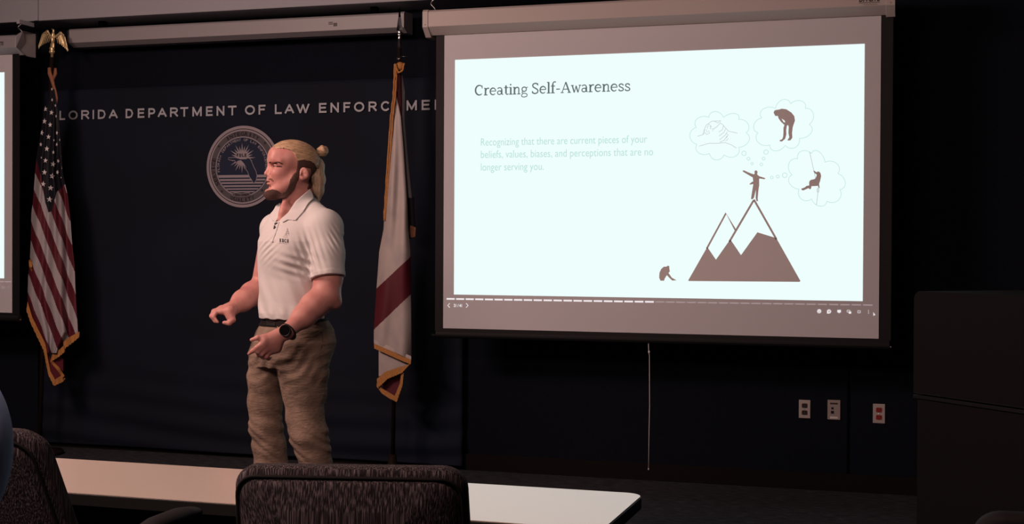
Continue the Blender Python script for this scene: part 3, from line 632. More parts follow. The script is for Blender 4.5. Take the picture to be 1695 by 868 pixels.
# ------------------------------------------------------------------ chairs
def bez(P, n=8): return P
def chair(loc, rz, label, sc=(1, 1, 1), arms=True, adrop=0, mf=None, rec=.23):
    mf = mf or m_chair
    root = empty('conference_chair', loc, label, 'chair', 'upholstered conference chairs')
    root.rotation_euler = (0, 0, rz)
    # local: chair faces +Y, back at y=-.22
    def B(mb, name, m, par=None, **k):
        o = mb.build(name, m, None, **k); o.parent = par or root
        return o
    W2 = .232; zt = .96; zb3 = .50
    # backrest: rounded slab built as a superellipse outline with a puffed profile
    def outline(w, top, bot, r, n=8):
        P = []
        for (cx_, cz, a0) in ((w-r, top-r, 0), (-w+r, top-r, 90), (-w*1.05+r, bot+r, 180), (w*1.05-r, bot+r, 270)):
            for i in range(n+1): t = math.radians(a0+90*i/n); P.append((cx_+r*math.cos(t), cz+r*math.sin(t)))
        return P
    def slab(mb, w, top, bot, r, y0, y1, puff, wob=0):
        layers = [(-.016, y0+.0), (-.005, y0+.004), (0, y0+.014), (0, y1-.014), (-.005, y1-.004), (-.016, y1)]
        vs = []; n = None
        for ins, y in layers:
            O = outline(w+ins, top+ins, bot-ins, max(r+ins, .01)); n = len(O)
            for x, z in O:
                zz = z+(wob*math.sin(x*11+.6)+wob*.5*math.sin(x*27) if z > top-.1 else 0)
                vs.append((x, y-.05*(1-(x/w)**2)*-1*-1+.0, zz))
        fs = [(i*n+k, i*n+(k+1) % n, (i+1)*n+(k+1) % n, (i+1)*n+k) for i in range(len(layers)-1) for k in range(n)]
        # caps as fans of inner rings
        for base, sgn, yy in ((0, 1, y0), ((len(layers)-1)*n, -1, y1)):
            prev = base
            for sc_ in (.75, .5, .25):
                st = len(vs)
                for k in range(n):
                    x, _, z = vs[base+k]; cz = (top+bot)/2; X = x*sc_; Z = cz+(z-cz)*sc_
                    vs.append((X, yy-.05*(1-(X/w)**2)-puff*sgn*(1-sc_)**.7, Z))
                for k in range(n): fs.append((prev+k, prev+(k+1) % n, st+(k+1) % n, st+k))
                prev = st
            fs.append(tuple(prev+k for k in range(n)))
        mb.add([(x, y-rec*(z-.55)+.02, z) for x, y, z in vs], fs)
    mb = MB(); slab(mb, W2, zt, zb3, .05, -.245, -.185, .004, .0035); bk = B(mb, 'backrest', mf, smooth=True)
    mb = MB(); slab(mb, W2-.012, zt-.024, zb3+.02, .045, -.262, -.235, .010, .002); B(mb, 'back_panel', mf, bk, smooth=True)
    mb = MB(); P = outline(W2-.008, zt-.021, zb3+.016, .045)
    mb.tube([(x, -.249-.05*(1-(x/W2)**2)-rec*(z-.55)+.02, z) for x, z in P+[P[0]]], .0035, 6, cap=False); B(mb, 'piping', m_plastic, bk, smooth=True)
    mb = MB(); vs = []
    O = [(x, y) for x, y in outline(.24, .24, -.2, .07)]
    def seatl(mb):
        lay = [(-.03, .43), (-.005, .435), (0, .45), (0, .48), (-.01, .495), (-.04, .503), (-.12, .507)]; vs = []; n = 0
        for ins, z in lay:
            O = outline(.24+ins, .26+ins, -.19-ins, max(.08+ins, .01)); n = len(O); vs += [(x, y, z) for x, y in O]
        mb.add(vs, [(i*n+k, i*n+(k+1) % n, (i+1)*n+(k+1) % n, (i+1)*n+k) for i in range(len(lay)-1) for k in range(n)]+[tuple(range(n)), tuple((len(lay)-1)*n+k for k in range(n))])
    seatl(mb); B(mb, 'seat', m_chair, smooth=True)
    mb = MB(); mb.tube([(0, -.03, .42), (0, -.2, .41), (0, -.295, .46), (0, -.30, .60)], [.03, .03, .028, .025], 10, flat=.5); B(mb, 'back_support', m_plastic, smooth=True)
    if arms:
        for s in (-1, 1):
            mb = MB(); mb.tube([(s*.29, -.14, .745-adrop), (s*.29, -.05, .757-adrop), (s*.285, .06, .757-adrop), (s*.275, .12, .75-adrop), (s*.272, .14, .742-adrop)], [.022, .03, .032, .028, .014], 14, flat=.45, fdir=(0, 0, 1)); B(mb, 'armrest', m_plastic, smooth=True)
            mb = MB(); mb.tube([(s*.29, -.03, .745-adrop), (s*.30, -.02, .60), (s*.28, 0, .45), (s*.15, 0, .425)], [.02, .022, .022, .018], 10, flat=.6); B(mb, 'arm_support', m_plastic, smooth=True)
    mb = MB(); lathe(mb, (0, 0, 0), (0, 0, 1), [(0, .43), (.05, .43), (.05, .40), (.025, .39), (.025, .12), (.045, .12), (.045, .06), (0, .06)]); B(mb, 'gas_column', m_plastic, smooth=True)
    for k in range(5):
        t = 2*PI*k/5+.3; c, s = math.cos(t), math.sin(t)
        mb = MB(); mb.tube([(0, 0, .10), (.16*c, .16*s, .095), (.30*c, .30*s, .075)], [.03, .024, .016], 8); lg = B(mb, 'base_leg', m_plastic, smooth=True)
        mb = MB()
        for q in (-1, 1): mb.tube([(.30*c-s*.012*q, .30*s+c*.012*q, .028), (.30*c-s*.028*q, .30*s+c*.028*q, .028)], .027, 14)
        mb.tube([(.30*c, .30*s, .07), (.30*c, .30*s, .028)], .008, 6); B(mb, 'caster', m_black, lg, smooth=True)
    root.scale = sc
    return root
pc = atd(592, 795, 2.72); th = YAW
def place(px, D, face, label, zs=1.0, **k):
    """back of the chair at pixel column px and depth D"""
    p = atd(px, 800, D); off = Vector((-math.sin(face)*.27, math.cos(face)*.27, 0))
    return chair((p[0]+off.x, p[1]+off.y, 0), face, label, (1, 1, zs), **k)
place(584, 2.66, math.radians(13), 'striated dark conference chair seen from behind, centre of the near edge', .980, adrop=.1)
place(-20, 2.96, math.radians(-2), 'dark conference chair at the lower left with one armrest showing', 1.028, adrop=.046, rec=.46)
place(1850, 2.25, math.radians(2), 'conference chair in the dim lower right corner, its back coloured black as shade', .965, adrop=.1, mf=m_plastic)  # black back material stands in for the weaker light on this side

# ------------------------------------------------------------------ implicit surfaces (smooth unions polygonised with surface nets)
def nrm(v): v = np.array(v, float); return v/np.linalg.norm(v)
class Prim:
    def __init__(s, fn, k=.02, op='u'): s.fn = fn; s.k = k; s.op = op
def cone(a, b, ra, rb, k=.02, op='u', flat=None):
    a = np.array(a, float); b = np.array(b, float); ab = b-a; L2 = max(ab@ab, 1e-12)
    def fn(P):
        q = P-a
        t = np.clip(q@ab/L2, 0, 1)
        d = q-t[:, None]*ab
        if flat is not None:
            n, f = flat; n = np.array(n); d = d+(d@n)[:, None]*n*(1/f-1)
            return (np.sqrt((d*d).sum(1))-(ra+(rb-ra)*t))*(f if f < 1 else 1)
        return np.sqrt((d*d).sum(1))-(ra+(rb-ra)*t)
    return Prim(fn, k, op)
def ell(c, r, k=.02, op='u', ax=None):
    c = np.array(c, float); r = np.array(r, float); A = np.array(ax) if ax is not None else np.eye(3)
    def fn(P):
        q = (P-c)@A.T
        k0 = np.sqrt(((q/r)**2).sum(1)); k1 = np.sqrt(((q/r**2)**2).sum(1))+1e-9
        return k0*(k0-1)/k1
    return Prim(fn, k, op)
def loft(lev, u, g, k=.02, op='u', p=2.3):
    """lev: rows (z, x, y, A, B); A half width along u, B along g"""
    lev = np.array(sorted([tuple(l) for l in lev])); u = np.array(u); g = np.array(g)
    def fn(P):
        z = P[:, 2]; zc = np.clip(z, lev[0, 0], lev[-1, 0])
        cx_, cy_, A, B = [np.interp(zc, lev[:, 0], lev[:, i]) for i in (1, 2, 3, 4)]
        q = np.stack([P[:, 0]-cx_, P[:, 1]-cy_], 1)
        a = np.abs(q@u[:2])/A; b = np.abs(q@g[:2])/B
        rr = (a**p+b**p)**(1/p)+1e-9
        e = np.sqrt((q**2).sum(1)); d = e*(1-1/rr)
        d = np.where(rr < .3, -np.minimum(A, B)*.7, d)
        dz = np.maximum(z-lev[-1, 0], lev[0, 0]-z)
        return np.where((d > 0) & (dz > 0), np.hypot(d, dz), np.maximum(d, dz))
    return Prim(fn, k, op)
def fold(prims):
    def f(P, keep=None):
        d = None
        for i, p in enumerate(prims):
            if keep is not None and not keep[i]: continue
            e = p.fn(P)
            if d is None: d = e if p.op == 'u' else np.full(len(P), 9.); 
            if d is e: continue
            if p.op == 'u': h = np.maximum(p.k-np.abs(d-e), 0)/p.k; d = np.minimum(d, e)-h*h*p.k/4
            elif p.op == 's': h = np.maximum(p.k-np.abs(d+e), 0)/p.k; d = np.maximum(d, -e)+h*h*p.k/4
            else: h = np.maximum(p.k-np.abs(d-e), 0)/p.k; d = np.maximum(d, e)+h*h*p.k/4
        return d
    f.prims = prims
    return f
def polygonise(f, lo, hi, h, B=14):
    lo = np.array(lo, float); n = np.ceil((np.array(hi)-lo)/h/B).astype(int)
    S1 = 1 << 20
    prims = getattr(f, 'prims', None)
    cb = np.stack(np.meshgrid(*[np.arange(m) for m in n], indexing='ij'), -1).reshape(-1, 3)
    cen = lo+(cb+.5)*B*h; rad = B*h*math.sqrt(3)/2
    dc = f(cen); act = np.where(np.abs(dc) < rad*1.35+.012)[0]
    if prims: PD = np.stack([p.fn(cen) for p in prims], 1)
    r = np.arange(B+1); L = np.stack(np.meshgrid(r, r, r, indexing='ij'), -1).reshape(-1, 3)
    KV, VV, FF = [], [], []
    key = lambda I: (I[:, 0]*S1+I[:, 1])*S1+I[:, 2]
    off = [(a, b, c) for a in (0, 1) for b in (0, 1) for c in (0, 1)]
    edges = [(a, b) for a in range(8) for b in range(8) if a < b and sum(abs(off[a][i]-off[b][i]) for i in range(3)) == 1]
    for bi in act:
        base = cb[bi]*B; P = lo+(L+base)*h
        if prims:
            keep = [(abs(PD[bi, i]) < rad*1.4+p.k+.03 or (PD[bi, i] < dc[bi]+2*rad+p.k+.03)) if p.op == 'u' else (PD[bi, i] < rad*1.4+p.k+.02 if p.op == 's' else True) for i, p in enumerate(prims)]
            if not any(kk and p.op == 'u' for kk, p in zip(keep, prims)): continue
            D = f(P, keep)
        else: D = f(P)
        D = D.reshape(B+1, B+1, B+1); sg = D < 0
        if sg.all() or not sg.any(): continue
        cs = [D[a:a+B, b:b+B, c:c+B] for a, b, c in off]; ss = [x < 0 for x in cs]
        cnt = sum(x.astype(int) for x in ss); A = np.argwhere((cnt > 0) & (cnt < 8))
        if len(A):
            acc = np.zeros((len(A), 3)); num = np.zeros(len(A)); cv = [x[A[:, 0], A[:, 1], A[:, 2]] for x in cs]
            for a, b in edges:
                m = (cv[a] < 0) != (cv[b] < 0); t = np.where(m, cv[a]/(cv[a]-cv[b]+1e-20), 0)
                pa, pb = np.array(off[a], float), np.array(off[b], float)
                acc += m[:, None]*(pa+t[:, None]*(pb-pa)); num += m
            VV.append(lo+(base+A+acc/num[:, None])*h); KV.append(key(base+A))
        for ax in range(3):
            sl0 = [slice(0, B)]*3; sl1 = [slice(0, B)]*3; sl1[ax] = slice(1, B+1)
            s0 = sg[tuple(sl0)]; s1 = sg[tuple(sl1)]; E = np.argwhere(s0 != s1)
            if not len(E): continue
            inv = s0[E[:, 0], E[:, 1], E[:, 2]]; G = base+E
            o1, o2 = np.zeros(3, int), np.zeros(3, int); o1[(ax+1) % 3] = 1; o2[(ax+2) % 3] = 1
            q = np.stack([key(G-o1-o2), key(G-o2), key(G), key(G-o1)], 1)
            q[~inv] = q[~inv][:, ::-1]; FF.append(q)
    K = np.concatenate(KV); V = np.concatenate(VV); F = np.concatenate(FF)
    o = np.argsort(K); K = K[o]; V = V[o]
    I = np.searchsorted(K, F); I = np.minimum(I, len(K)-1); ok = (K[I] == F).all(1)
    return V, I[ok]
def sdf_object(name, f, lo, hi, h, m, parent=None, smooth_it=1):
    V, F = polygonise(f, lo, hi, h)
    used = np.unique(F); mp = np.zeros(len(V), int); mp[used] = np.arange(len(used)); V = V[used]; F = mp[F]
    for _ in range(smooth_it):
        acc = np.zeros_like(V); c = np.zeros(len(V))
        for a in range(4):
            b = (a+1) % 4
            np.add.at(acc, F[:, a], V[F[:, b]]); np.add.at(acc, F[:, b], V[F[:, a]]); np.add.at(c, F[:, a], 1); np.add.at(c, F[:, b], 1)
        V = V*.5+acc/np.maximum(c, 1)[:, None]*.5
    pl = np.array(parent_loc(parent)) if parent is not None else np.zeros(3)
    me = bpy.data.meshes.new(name); me.from_pydata((V-pl).tolist(), [], F.tolist()); me.materials.append(m)
    me.polygons.foreach_set('use_smooth', [True]*len(me.polygons))
    o = bpy.data.objects.new(name, me); COL.objects.link(o)
    if parent is not None: o.parent = parent
    o['_'] = 0; del o['_']
    return o, V, F

# ------------------------------------------------------------------ the speaker
MD = 5.70                                   # metres from the camera
PX = MD/FPX
def W(x, y, d=0.): return atd(x, y, MD+d)
feet = atz(485, 940, 0)
man = empty('person', (W(487, 900)[0], W(487, 900)[1], 0), 'standing person gesturing, in white polo shirt and khaki trousers, blond hair in a bun', 'person')
rt2 = np.array([RT[0], RT[1], 0]); rt2 /= np.linalg.norm(rt2); dp = np.array([-rt2[1], rt2[0], 0])   # image right, depth
Uv = rt2*.66-dp*.753; Gv = -rt2*.753-dp*.658      # shoulder axis, facing direction
def lev(rows, d=0.):
    out = []
    for r in rows:
        y, x, A, B = r[:4]; dd = r[4] if len(r) > 4 else d
        p = W(x, y, dd); out.append((p[2], p[0], p[1], A, B))
    return out
def poly2d(pts, x0=0, y0=0, sc=1.):
    """signed distance (metres) to a polygon given in pixels of the view plane at the man's distance, extruded along depth"""
    Q = np.array([[x0+a*sc, y0+b*sc] for a, b in pts], float)
    def fn(P):
        q = P-CAM; z = q@FWD; X = CX+FPX*(q@RT)/z; Y = CY-FPX*(q@UP)/z
        d = np.full(len(P), 1e9); s = np.ones(len(P)); n = len(Q)
        for i in range(n):
            a = Q[i]; b = Q[i-1]; e = b-a; w0 = X-a[0]; w1 = Y-a[1]
            t = np.clip((w0*e[0]+w1*e[1])/(e@e), 0, 1); bx_ = w0-e[0]*t; by_ = w1-e[1]*t
            d = np.minimum(d, bx_*bx_+by_*by_)
            c1 = Y >= a[1]; c2 = Y < b[1]; c3 = e[0]*w1 > e[1]*w0
            fl_ = (c1 & c2 & c3) | (~c1 & ~c2 & ~c3); s = np.where(fl_, -s, s)
        return s*np.sqrt(d)*PX
    return fn
HX = lambda x: 425+x/7.23
HY = lambda y: 225+y/7.23
HA = math.radians(20)
def Hd(x, y, d=0.):                                     # point in the head's own side view, head turned towards the room by HA
    dx = (HX(x)-487)*PX; a, b = dx*math.cos(HA)-d*math.sin(HA), d*math.cos(HA)+dx*math.sin(HA)
    return W(487, HY(y), .02)+rt2h*a+dph*b
rt2h = np.array([RT[0], RT[1], 0]); rt2h /= np.linalg.norm(rt2h); dph = np.array([-rt2h[1], rt2h[0], 0])
RR = np.stack([rt2, dp, np.array([0, 0, 1])])             # rows: local axes for ellipsoids
def rot_ax(deg):                                          # local frame tilted in the image plane
    c, s = math.cos(math.radians(deg)), math.sin(math.radians(deg)); z = np.array([0, 0, 1.]); hx = rt2*math.cos(HA)+dp*math.sin(HA); hd = dp*math.cos(HA)-rt2*math.sin(HA)
    return np.stack([hx*c+z*s, hd, -hx*s+z*c])
P_ = 1/7.23*PX        # metres per close-up pixel
def e_(x, y, d, rx, rd, rz, k=.02, op='u', rot=0): return ell(Hd(x, y, d), (rx*P_, rd, rz*P_), k, op, rot_ax(rot))
skull = [e_(445, 255, 0, 268, .076, 188, .02, rot=-6), e_(330, 300, 0, 168, .066, 150, .03), e_(560, 330, 0, 165, .070, 150, .03)]
face = [
    e_(305, 500, 0, 155, .057, 205, .035), e_(370, 560, 0, 130, .058, 130, .03),
    cone(Hd(178, 695, -.016), Hd(420, 545, -.052), .019, .022, .03), cone(Hd(178, 695, .016), Hd(420, 545, .052), .019, .022, .03),
    e_(166, 688, 0, 52, .026, 45, .025),
    e_(240, 462, -.038, 75, .022, 55, .03), e_(240, 462, .038, 75, .022, 55, .03),
    cone(Hd(190, 305, -.034), Hd(172, 314, -.008), .0115, .010, .014), cone(Hd(190, 305, .034), Hd(172, 314, .008), .0115, .010, .014), cone(Hd(190, 305, -.034), Hd(250, 320, -.055), .011, .010, .018), cone(Hd(190, 305, .034), Hd(250, 320, .055), .011, .010, .018),
    e_(210, 240, 0, 58, .045, 80, .03),
    e_(205, 370, -.034, 46, .0185, 30, .012, 's'), e_(205, 370, .034, 46, .0185, 30, .012, 's'),
    cone(Hd(172, 330, 0), Hd(128, 448, 0), .0085, .0105, .012), e_(112, 460, 0, 24, .0115, 22, .008), e_(150, 474, -.015, 28, .0085, 20, .006), e_(150, 474, .015, 28, .0085, 20, .006),
    e_(172, 466, -.025, 24, .005, 20, .006, 's'), e_(172, 466, .025, 24, .005, 20, .006, 's'),
    e_(132, 492, -.0085, 13, .005, 7, .004, 's'), e_(132, 492, .0085, 13, .005, 7, .004, 's'),
    e_(172, 552, 0, 48, .027, 60, .02),
    e_(136, 541, 0, 16, .021, 11, .006), e_(140, 580, 0, 16, .019, 12, .006), e_(138, 560, 0, 34, .0245, 5, .004, 's'), e_(150, 620, 0, 30, .016, 14, .014, 's'),
    e_(214, 368, -.034, 36, .0140, 32, .004), e_(214, 368, .034, 36, .0140, 32, .004),
    e_(186, 376, -.036, 30, .0120, 4, .003, 's'), e_(186, 376, .036, 30, .0120, 4, .003, 's'),
    e_(200, 348, -.035, 40, .016, 4, .004, 's'), e_(200, 348, .035, 40, .016, 4, .004, 's'),
]
def ear(s):
    hx, hd = rot_ax(0)[0], rot_ax(0)[1]; ax = np.stack([nrm(hx*.96+hd*.28*s), nrm(hd*.96-hx*.28*s), np.array([0, 0, 1.])])
    T = np.stack([ax[0]*.97+ax[2]*.25, ax[1], -ax[0]*.25+ax[2]*.97])
    o = -66
    return [ell(Hd(594+o, 455, s*.078), (54*P_, .009, 72*P_), .006, 'u', T), ell(Hd(572+o, 508, s*.074), (28*P_, .009, 34*P_), .008, 'u', T),
            ell(Hd(584+o, 452, s*.089), (33*P_, .0085, 50*P_), .004, 's', T), ell(Hd(600+o, 450, s*.0815), (13*P_, .005, 30*P_), .004, 'u', T), ell(Hd(572+o, 468, s*.084), (12*P_, .008, 18*P_), .003, 's', T), e_(545+o, 470, s*.081, 10, .006, 18, .004)]
neck = [cone(Hd(478, 520, .0), W(489, 344, .03), .052, .043, .03), cone(W(503, 315, .05), W(501, 342, .06), .043, .036, .03), cone(Hd(370, 640, -.02), W(467, 352, -.055), .014, .010, .03), cone(W(474, 350, -.03), W(464, 364, -.055), .03, .014, .02)]
# hands and arms
sL, eL, wL = W(540, 376, -.12), W(540, 490, -.17), W(474, 550, -.33)
sR, eR, wR = W(452, 376, .16), W(434, 482, .20), W(381, 514, -.01)
arms = [cone(sL, eL, .058, .055, .02), ell(W(550, 452, -.15), (.043, .048, .07), .04, 'u', RR), cone(eL, W(520, 506, -.205), .050, .0525, .03), cone(W(520, 506, -.205), W(503, 524, -.25), .052, .045, .03), cone(W(503, 524, -.25), wL, .043, .028, .03), cone(eL, W(556, 503, -.165), .036, .02, .03),
        cone(sR, eR, .050, .052, .02), cone(eR, W(418, 487, .14), .051, .050, .03), cone(W(418, 487, .14), W(402, 498, .07), .050, .043, .03), cone(W(402, 498, .07), wR, .042, .027, .03)]
def chain(P, R, k=.006): return [cone(P[i], P[i+1], R[i], R[i+1], k if i else .012) for i in range(len(P)-1)]
hl = []
K = .5*7.23/7.23
q = lambda x, y, d: W(335+x/7.23, 490+y/7.23, d)       # hand close-up coordinates
hl += [cone(wL, q(880, 500, -.345), .027, .026, .02, flat=(tuple(nrm(dp)), .8)),
       cone(q(900, 470, -.345), q(745, 535, -.375), .022, .013, .016), cone(q(895, 530, -.345), q(740, 590, -.37), .024, .013, .016), cone(q(895, 590, -.335), q(760, 640, -.36), .022, .012, .016), cone(q(890, 640, -.325), q(790, 680, -.345), .018, .011, .016),
       cone(q(870, 480, -.35), q(735, 500, -.37), .019, .012, .012)]
hl += chain([q(740, 500, -.37), q(660, 502, -.382), q(588, 528, -.378)], [.0115, .0095, .0075])
hl += chain([q(745, 545, -.377), q(650, 622, -.385), q(600, 660, -.38), q(556, 694, -.372)], [.0115, .0095, .0085, .0068])
hl += chain([q(735, 590, -.372), q(668, 668, -.378), q(672, 712, -.352), q(702, 722, -.33)], [.0115, .0095, .0085, .0075])
hl += chain([q(760, 635, -.36), q(712, 698, -.366), q(728, 738, -.342), q(756, 735, -.322)], [.011, .0092, .0082, .0072])
hl += chain([q(792, 678, -.345), q(770, 728, -.348), q(790, 752, -.328), q(812, 742, -.312)], [.0098, .0084, .0075, .0066])
hr = [cone(wR, q(300, 170, -.015), .026, .023, .02), cone(q(320, 155, -.0), q(232, 150, -.005), .021, .012, .016), cone(q(320, 170, -.02), q(225, 170, -.03), .021, .012, .016), cone(q(318, 190, -.045), q(235, 195, -.05), .017, .011, .016), cone(q(330, 180, -.05), q(330, 250, -.055), .021, .017, .016)]
for dx, dy, dd, s in ((0, 0, .032, 1), (-10, 4, .010, 1.05), (-4, 14, -.012, 1), (12, 26, -.034, .85)):
    hr += chain([q(228+dx, 155+dy, -.008+dd*.8-.012), q(150+dx, 185+dy*.6, -.02+dd), q(122+dx, 240+dy*.5, -.03+dd), q(160+dx+abs(dd)*300, 305+dy*.4, -.035+dd)], [.0118*s, .0102*s, .0092*s, .0075*s])
hr += chain([q(335, 225, -.05), q(362, 290, -.062), q(318, 328, -.07), q(262, 322, -.07)], [.0165, .0125, .0108, .0085])
torso_in = [loft(lev([(364, 493, .09, .06), (376, 493, .145, .085), (400, 492, .165, .115), (460, 489, .145, .115), (530, 488, .14, .11), (590, 490, .13, .11)]), Uv, Gv, .03),
            cone(W(500, 355, .05), sL, .036, .045, .04), cone(W(488, 357, .06), sR, .036, .045, .04)]
legs_in = []
def leg(rows, d, shrink): 
    pts = [(W(x, y, dd), r*PX-shrink) for x, y, r, dd in rows]
    return [cone(pts[i][0], pts[i+1][0], pts[i][1], pts[i+1][1], .03) for i in range(len(pts)-1)]
legL = [(500, 590, 43, -.065), (502, 613, 40.5, -.065), (503.5, 647, 35, -.055), (505, 690, 29.5, -.06), (511, 719, 30, -.065), (518, 745, 27, -.055), (524, 775, 25.5, -.045), (531, 850, 23.5, -.02), (536, 925, 21, -.0)]
legR = [(447, 590, 35, .03), (440.5, 625, 29.5, .04), (438.5, 666, 27, .06), (440, 706, 26.5, .07), (446, 740, 26.5, .08), (449, 775, 27, .09), (454, 850, 24, .11), (459, 915, 21, .12)]
legs_in = leg(legL, 0, .012)+leg(legR, 0, .012)
body_f = fold(skull+face+ear(-1)+ear(1)+neck+torso_in+arms+hl+hr+legs_in)
allb = [W(x, y, d) for x in (340, 580) for y in (225, 950) for d in (-.45, .35)]
lo_, hi_ = np.min(allb, 0), np.max(allb, 0)
body, BV, BF = sdf_object('body', body_f, lo_, hi_, .0032, m_skin, man, 1)
head_f = fold(skull+face)
def isect(f, g, k=.003):
    def h(P):
        a, b = f(P), g(P); w = np.maximum(k-np.abs(a-b), 0)/k
        return np.maximum(a, b)+w*w*k/4
    return h
hb = [Hd(x, y, d) for x in (60, 960) for y in (0, 860) for d in (-.13, .13)]; hlo, hhi = np.min(hb, 0), np.max(hb, 0)
def strands(P, fx, amp):    # combed-back grooves that run front to back over the skull
    q = P-Hd(700, 250, 0); z = q[:, 2]; dd = q@dp; x = q@rt2
    a = np.arctan2(dd, z+.03+.25*x*0)
    return amp*(np.sin(a*fx+np.sin(x*40)*.7)+.5*np.sin(a*fx*2.3+1+x*18))
skull_f = fold(skull)
rng = np.random.RandomState(2)
def rough(P, fr, amp): return amp*(np.sin(P[:, 0]*fr+np.sin(P[:, 2]*fr*1.3))*np.sin(P[:, 1]*fr*1.1)*np.sin(P[:, 2]*fr*.9+P[:, 0]*fr*.3))
def blond(P):
    d = skull_f(P)-.0065+strands(P, 30, .0011)
    return d
hair_poly = poly2d([(215, 175), (250, 150), (330, 150), (400, 165), (450, 215), (470, 270), (500, 300), (560, 292), (640, 300), (690, 330), (740, 420), (900, 300), (860, 0), (300, -20), (150, 90)], 425, 225, 1/7.23)
hair, _, _ = sdf_object('hair', isect(blond, lambda P: hair_poly(P)+rough(P, 420, .0016)), hlo, hhi, .0028, m_blond, man)
hair['label'] = 'combed back blond hair'
dark_poly = poly2d([(488, 290), (560, 280), (640, 290), (700, 320), (720, 420), (690, 560), (640, 640), (600, 640), (625, 560), (655, 450), (640, 395), (590, 380), (540, 400), (525, 450), (505, 470), (470, 455), (480, 400)], 425, 225, 1/7.23)
hn_f = fold(skull+face+neck)
dh, _, _ = sdf_object('short_hair', isect(lambda P: hn_f(P)-.0035, lambda P: dark_poly(P)+rough(P, 520, .0022)), hlo, hhi, .0028, m_darkhair, hair); dh['label'] = 'dark close-cut hair around the ear'
beard_poly = poly2d([(478, 430), (520, 450), (500, 520), (475, 570), (455, 640), (400, 700), (350, 745), (290, 752), (230, 765), (130, 770), (70, 700), (120, 655), (195, 640), (240, 650), (290, 690), (345, 660), (380, 600), (400, 520), (440, 460)], 425, 225, 1/7.23)
beard, _, _ = sdf_object('beard', isect(lambda P: hn_f(P)-.0048-np.clip((Hd(0, 640)[2]-P[:, 2])*.14, 0, .006)+rough(P, 900, .0014), lambda P: beard_poly(P)+rough(P, 560, .0028)), hlo, hhi, .0026, m_darkhair, man)
mus_poly = poly2d([(135, 508), (165, 500), (190, 510), (208, 545), (196, 556), (165, 534), (132, 530)], 425, 225, 1/7.23)
mo, _, _ = sdf_object('moustache', isect(lambda P: head_f(P)-.0008+rough(P, 1500, .0008), mus_poly), hlo, hhi, .0022, m_stub, beard)
for nm, pp in (('eyebrow', [(453, 270.6), (456, 267.6), (461, 267.2), (469, 271.0), (468, 273), (460.5, 269.8), (456, 270.2)]), ('eyebrow', [(444.5, 268.5), (448.5, 267), (449, 269.6), (445, 271)])):
    bp_ = poly2d(pp); eb, _, _ = sdf_object(nm, isect(lambda P: head_f(P)-.0013+rough(P, 1500, .0005), lambda P: bp_(P)+rough(P, 900, .0008)), hlo, hhi, .0018, m_darkhair, man)
lp_ = poly2d([(456.8, 275.0), (461, 273.2), (467.5, 275.2), (469.5, 277.5), (463.5, 277.8), (457.5, 277.6)])  # dark lash line, widened to paint the shade over the near eye
eb, _, _ = sdf_object('lash_line_shade', isect(lambda P: head_f(P)-.0006, lp_), hlo, hhi, .0018, m_darkhair, man)
for s in (-1, 1):
    mb = MB(); c = Hd(214, 368, s*.034); mb.ball(c, .0118); ey = mb.build('eye', m_eye, man, smooth=True)
    hx_ = rot_ax(0)[0]; mb = MB(); mb.ball(c-hx_*.0075, .0060); mb.build('iris', m_iris, ey, smooth=True)
bun = [ell(Hd(794, 172, 0), (70*P_, .026, 68*P_), .01, 'u', rot_ax(20)), cone(Hd(735, 215, 0), Hd(785, 180, 0), .014, .016, .01)]
bf = fold(bun)
bo, _, _ = sdf_object('hair_bun', lambda P: bf(P)+.0014*np.sin(np.arctan2((P-Hd(794, 172))@dp, (P-Hd(794, 172))[:, 2])*3+((P-Hd(794, 172))@rt2)*260), hlo, hhi, .0026, m_blond, hair)
pt = [cone(Hd(700, 262, 0), Hd(728, 350, 0), .020, .027, .02), cone(Hd(728, 350, 0), Hd(738, 520, .0), .027, .029, .02), cone(Hd(738, 520, .0), Hd(744, 650, 0), .028, .020, .02), cone(Hd(744, 650, 0), Hd(756, 772, 0), .020, .004, .02), cone(Hd(680, 330, 0), Hd(715, 620, 0), .016, .012, .02)]
ptf = fold(pt)
sdf_object('ponytail', lambda P: ptf(P)+.0016*np.sin(((P-Hd(700, 300))@rt2)*330+np.sin(P[:, 2]*30))*np.cos(((P-Hd(700, 300))@dp)*160), hlo, hhi, .0026, m_blondv, hair)

# -- shirt
shirt_parts = [
    loft(lev([(348, 494, .085, .065, .03), (362, 494, .15, .098, .02), (376, 493, .186, .122, .01), (400, 491.5, .197, .142), (430, 490.5, .190, .145), (462, 489, .177, .140), (500, 487, .166, .136), (518, 486.5, .166, .138), (527, 486.5, .163, .134)]), Uv, Gv, .03),
    cone(W(504, 342, .05), W(538, 378, -.10), .052, .072, .04), cone(W(490, 352, .07), W(456, 380, .14), .045, .062, .04), cone(W(515, 350, .09), W(500, 400, .06), .05, .09, .05),
    cone(W(537, 376, -.115), W(541, 420, -.14), .074, .072, .03), cone(W(541, 420, -.14), W(543, 470, -.175), .073, .0705, .02),
    cone(W(456, 378, .15), W(452, 452, .19), .062, .058, .03),
    ell(W(470, 415, -.10), (.10, .06, .085), .06, 'u', np.stack([nrm(Uv), nrm(-Gv), np.array([0, 0, 1.])])),
    cone(W(470, 346, .03), W(456, 368, .02), .018, .034, .03),
]
sf = fold(shirt_parts)
cuffL0, cuffLn = W(542, 460.5, -.17), nrm(W(543, 480, -.182)-W(540, 400, -.13)+rt2*.012)
cuffR0, cuffRn = W(452, 448, .19), nrm(W(452, 452, .19)-W(456, 378, .15))
inner = fold([cone(sL, eL, .060, .059, .02), ell(W(550, 452, -.15), (.045, .050, .072), .04, 'u', RR)])
innerR = fold([cone(sR, eR, .06, .054, .01)])
neck_open = fold([cone(Hd(478, 520, .0), W(489, 340, .03), .054, .046, .02), cone(W(472, 340, -.05), W(463.5, 361, -.15), .020, .003, .008)])
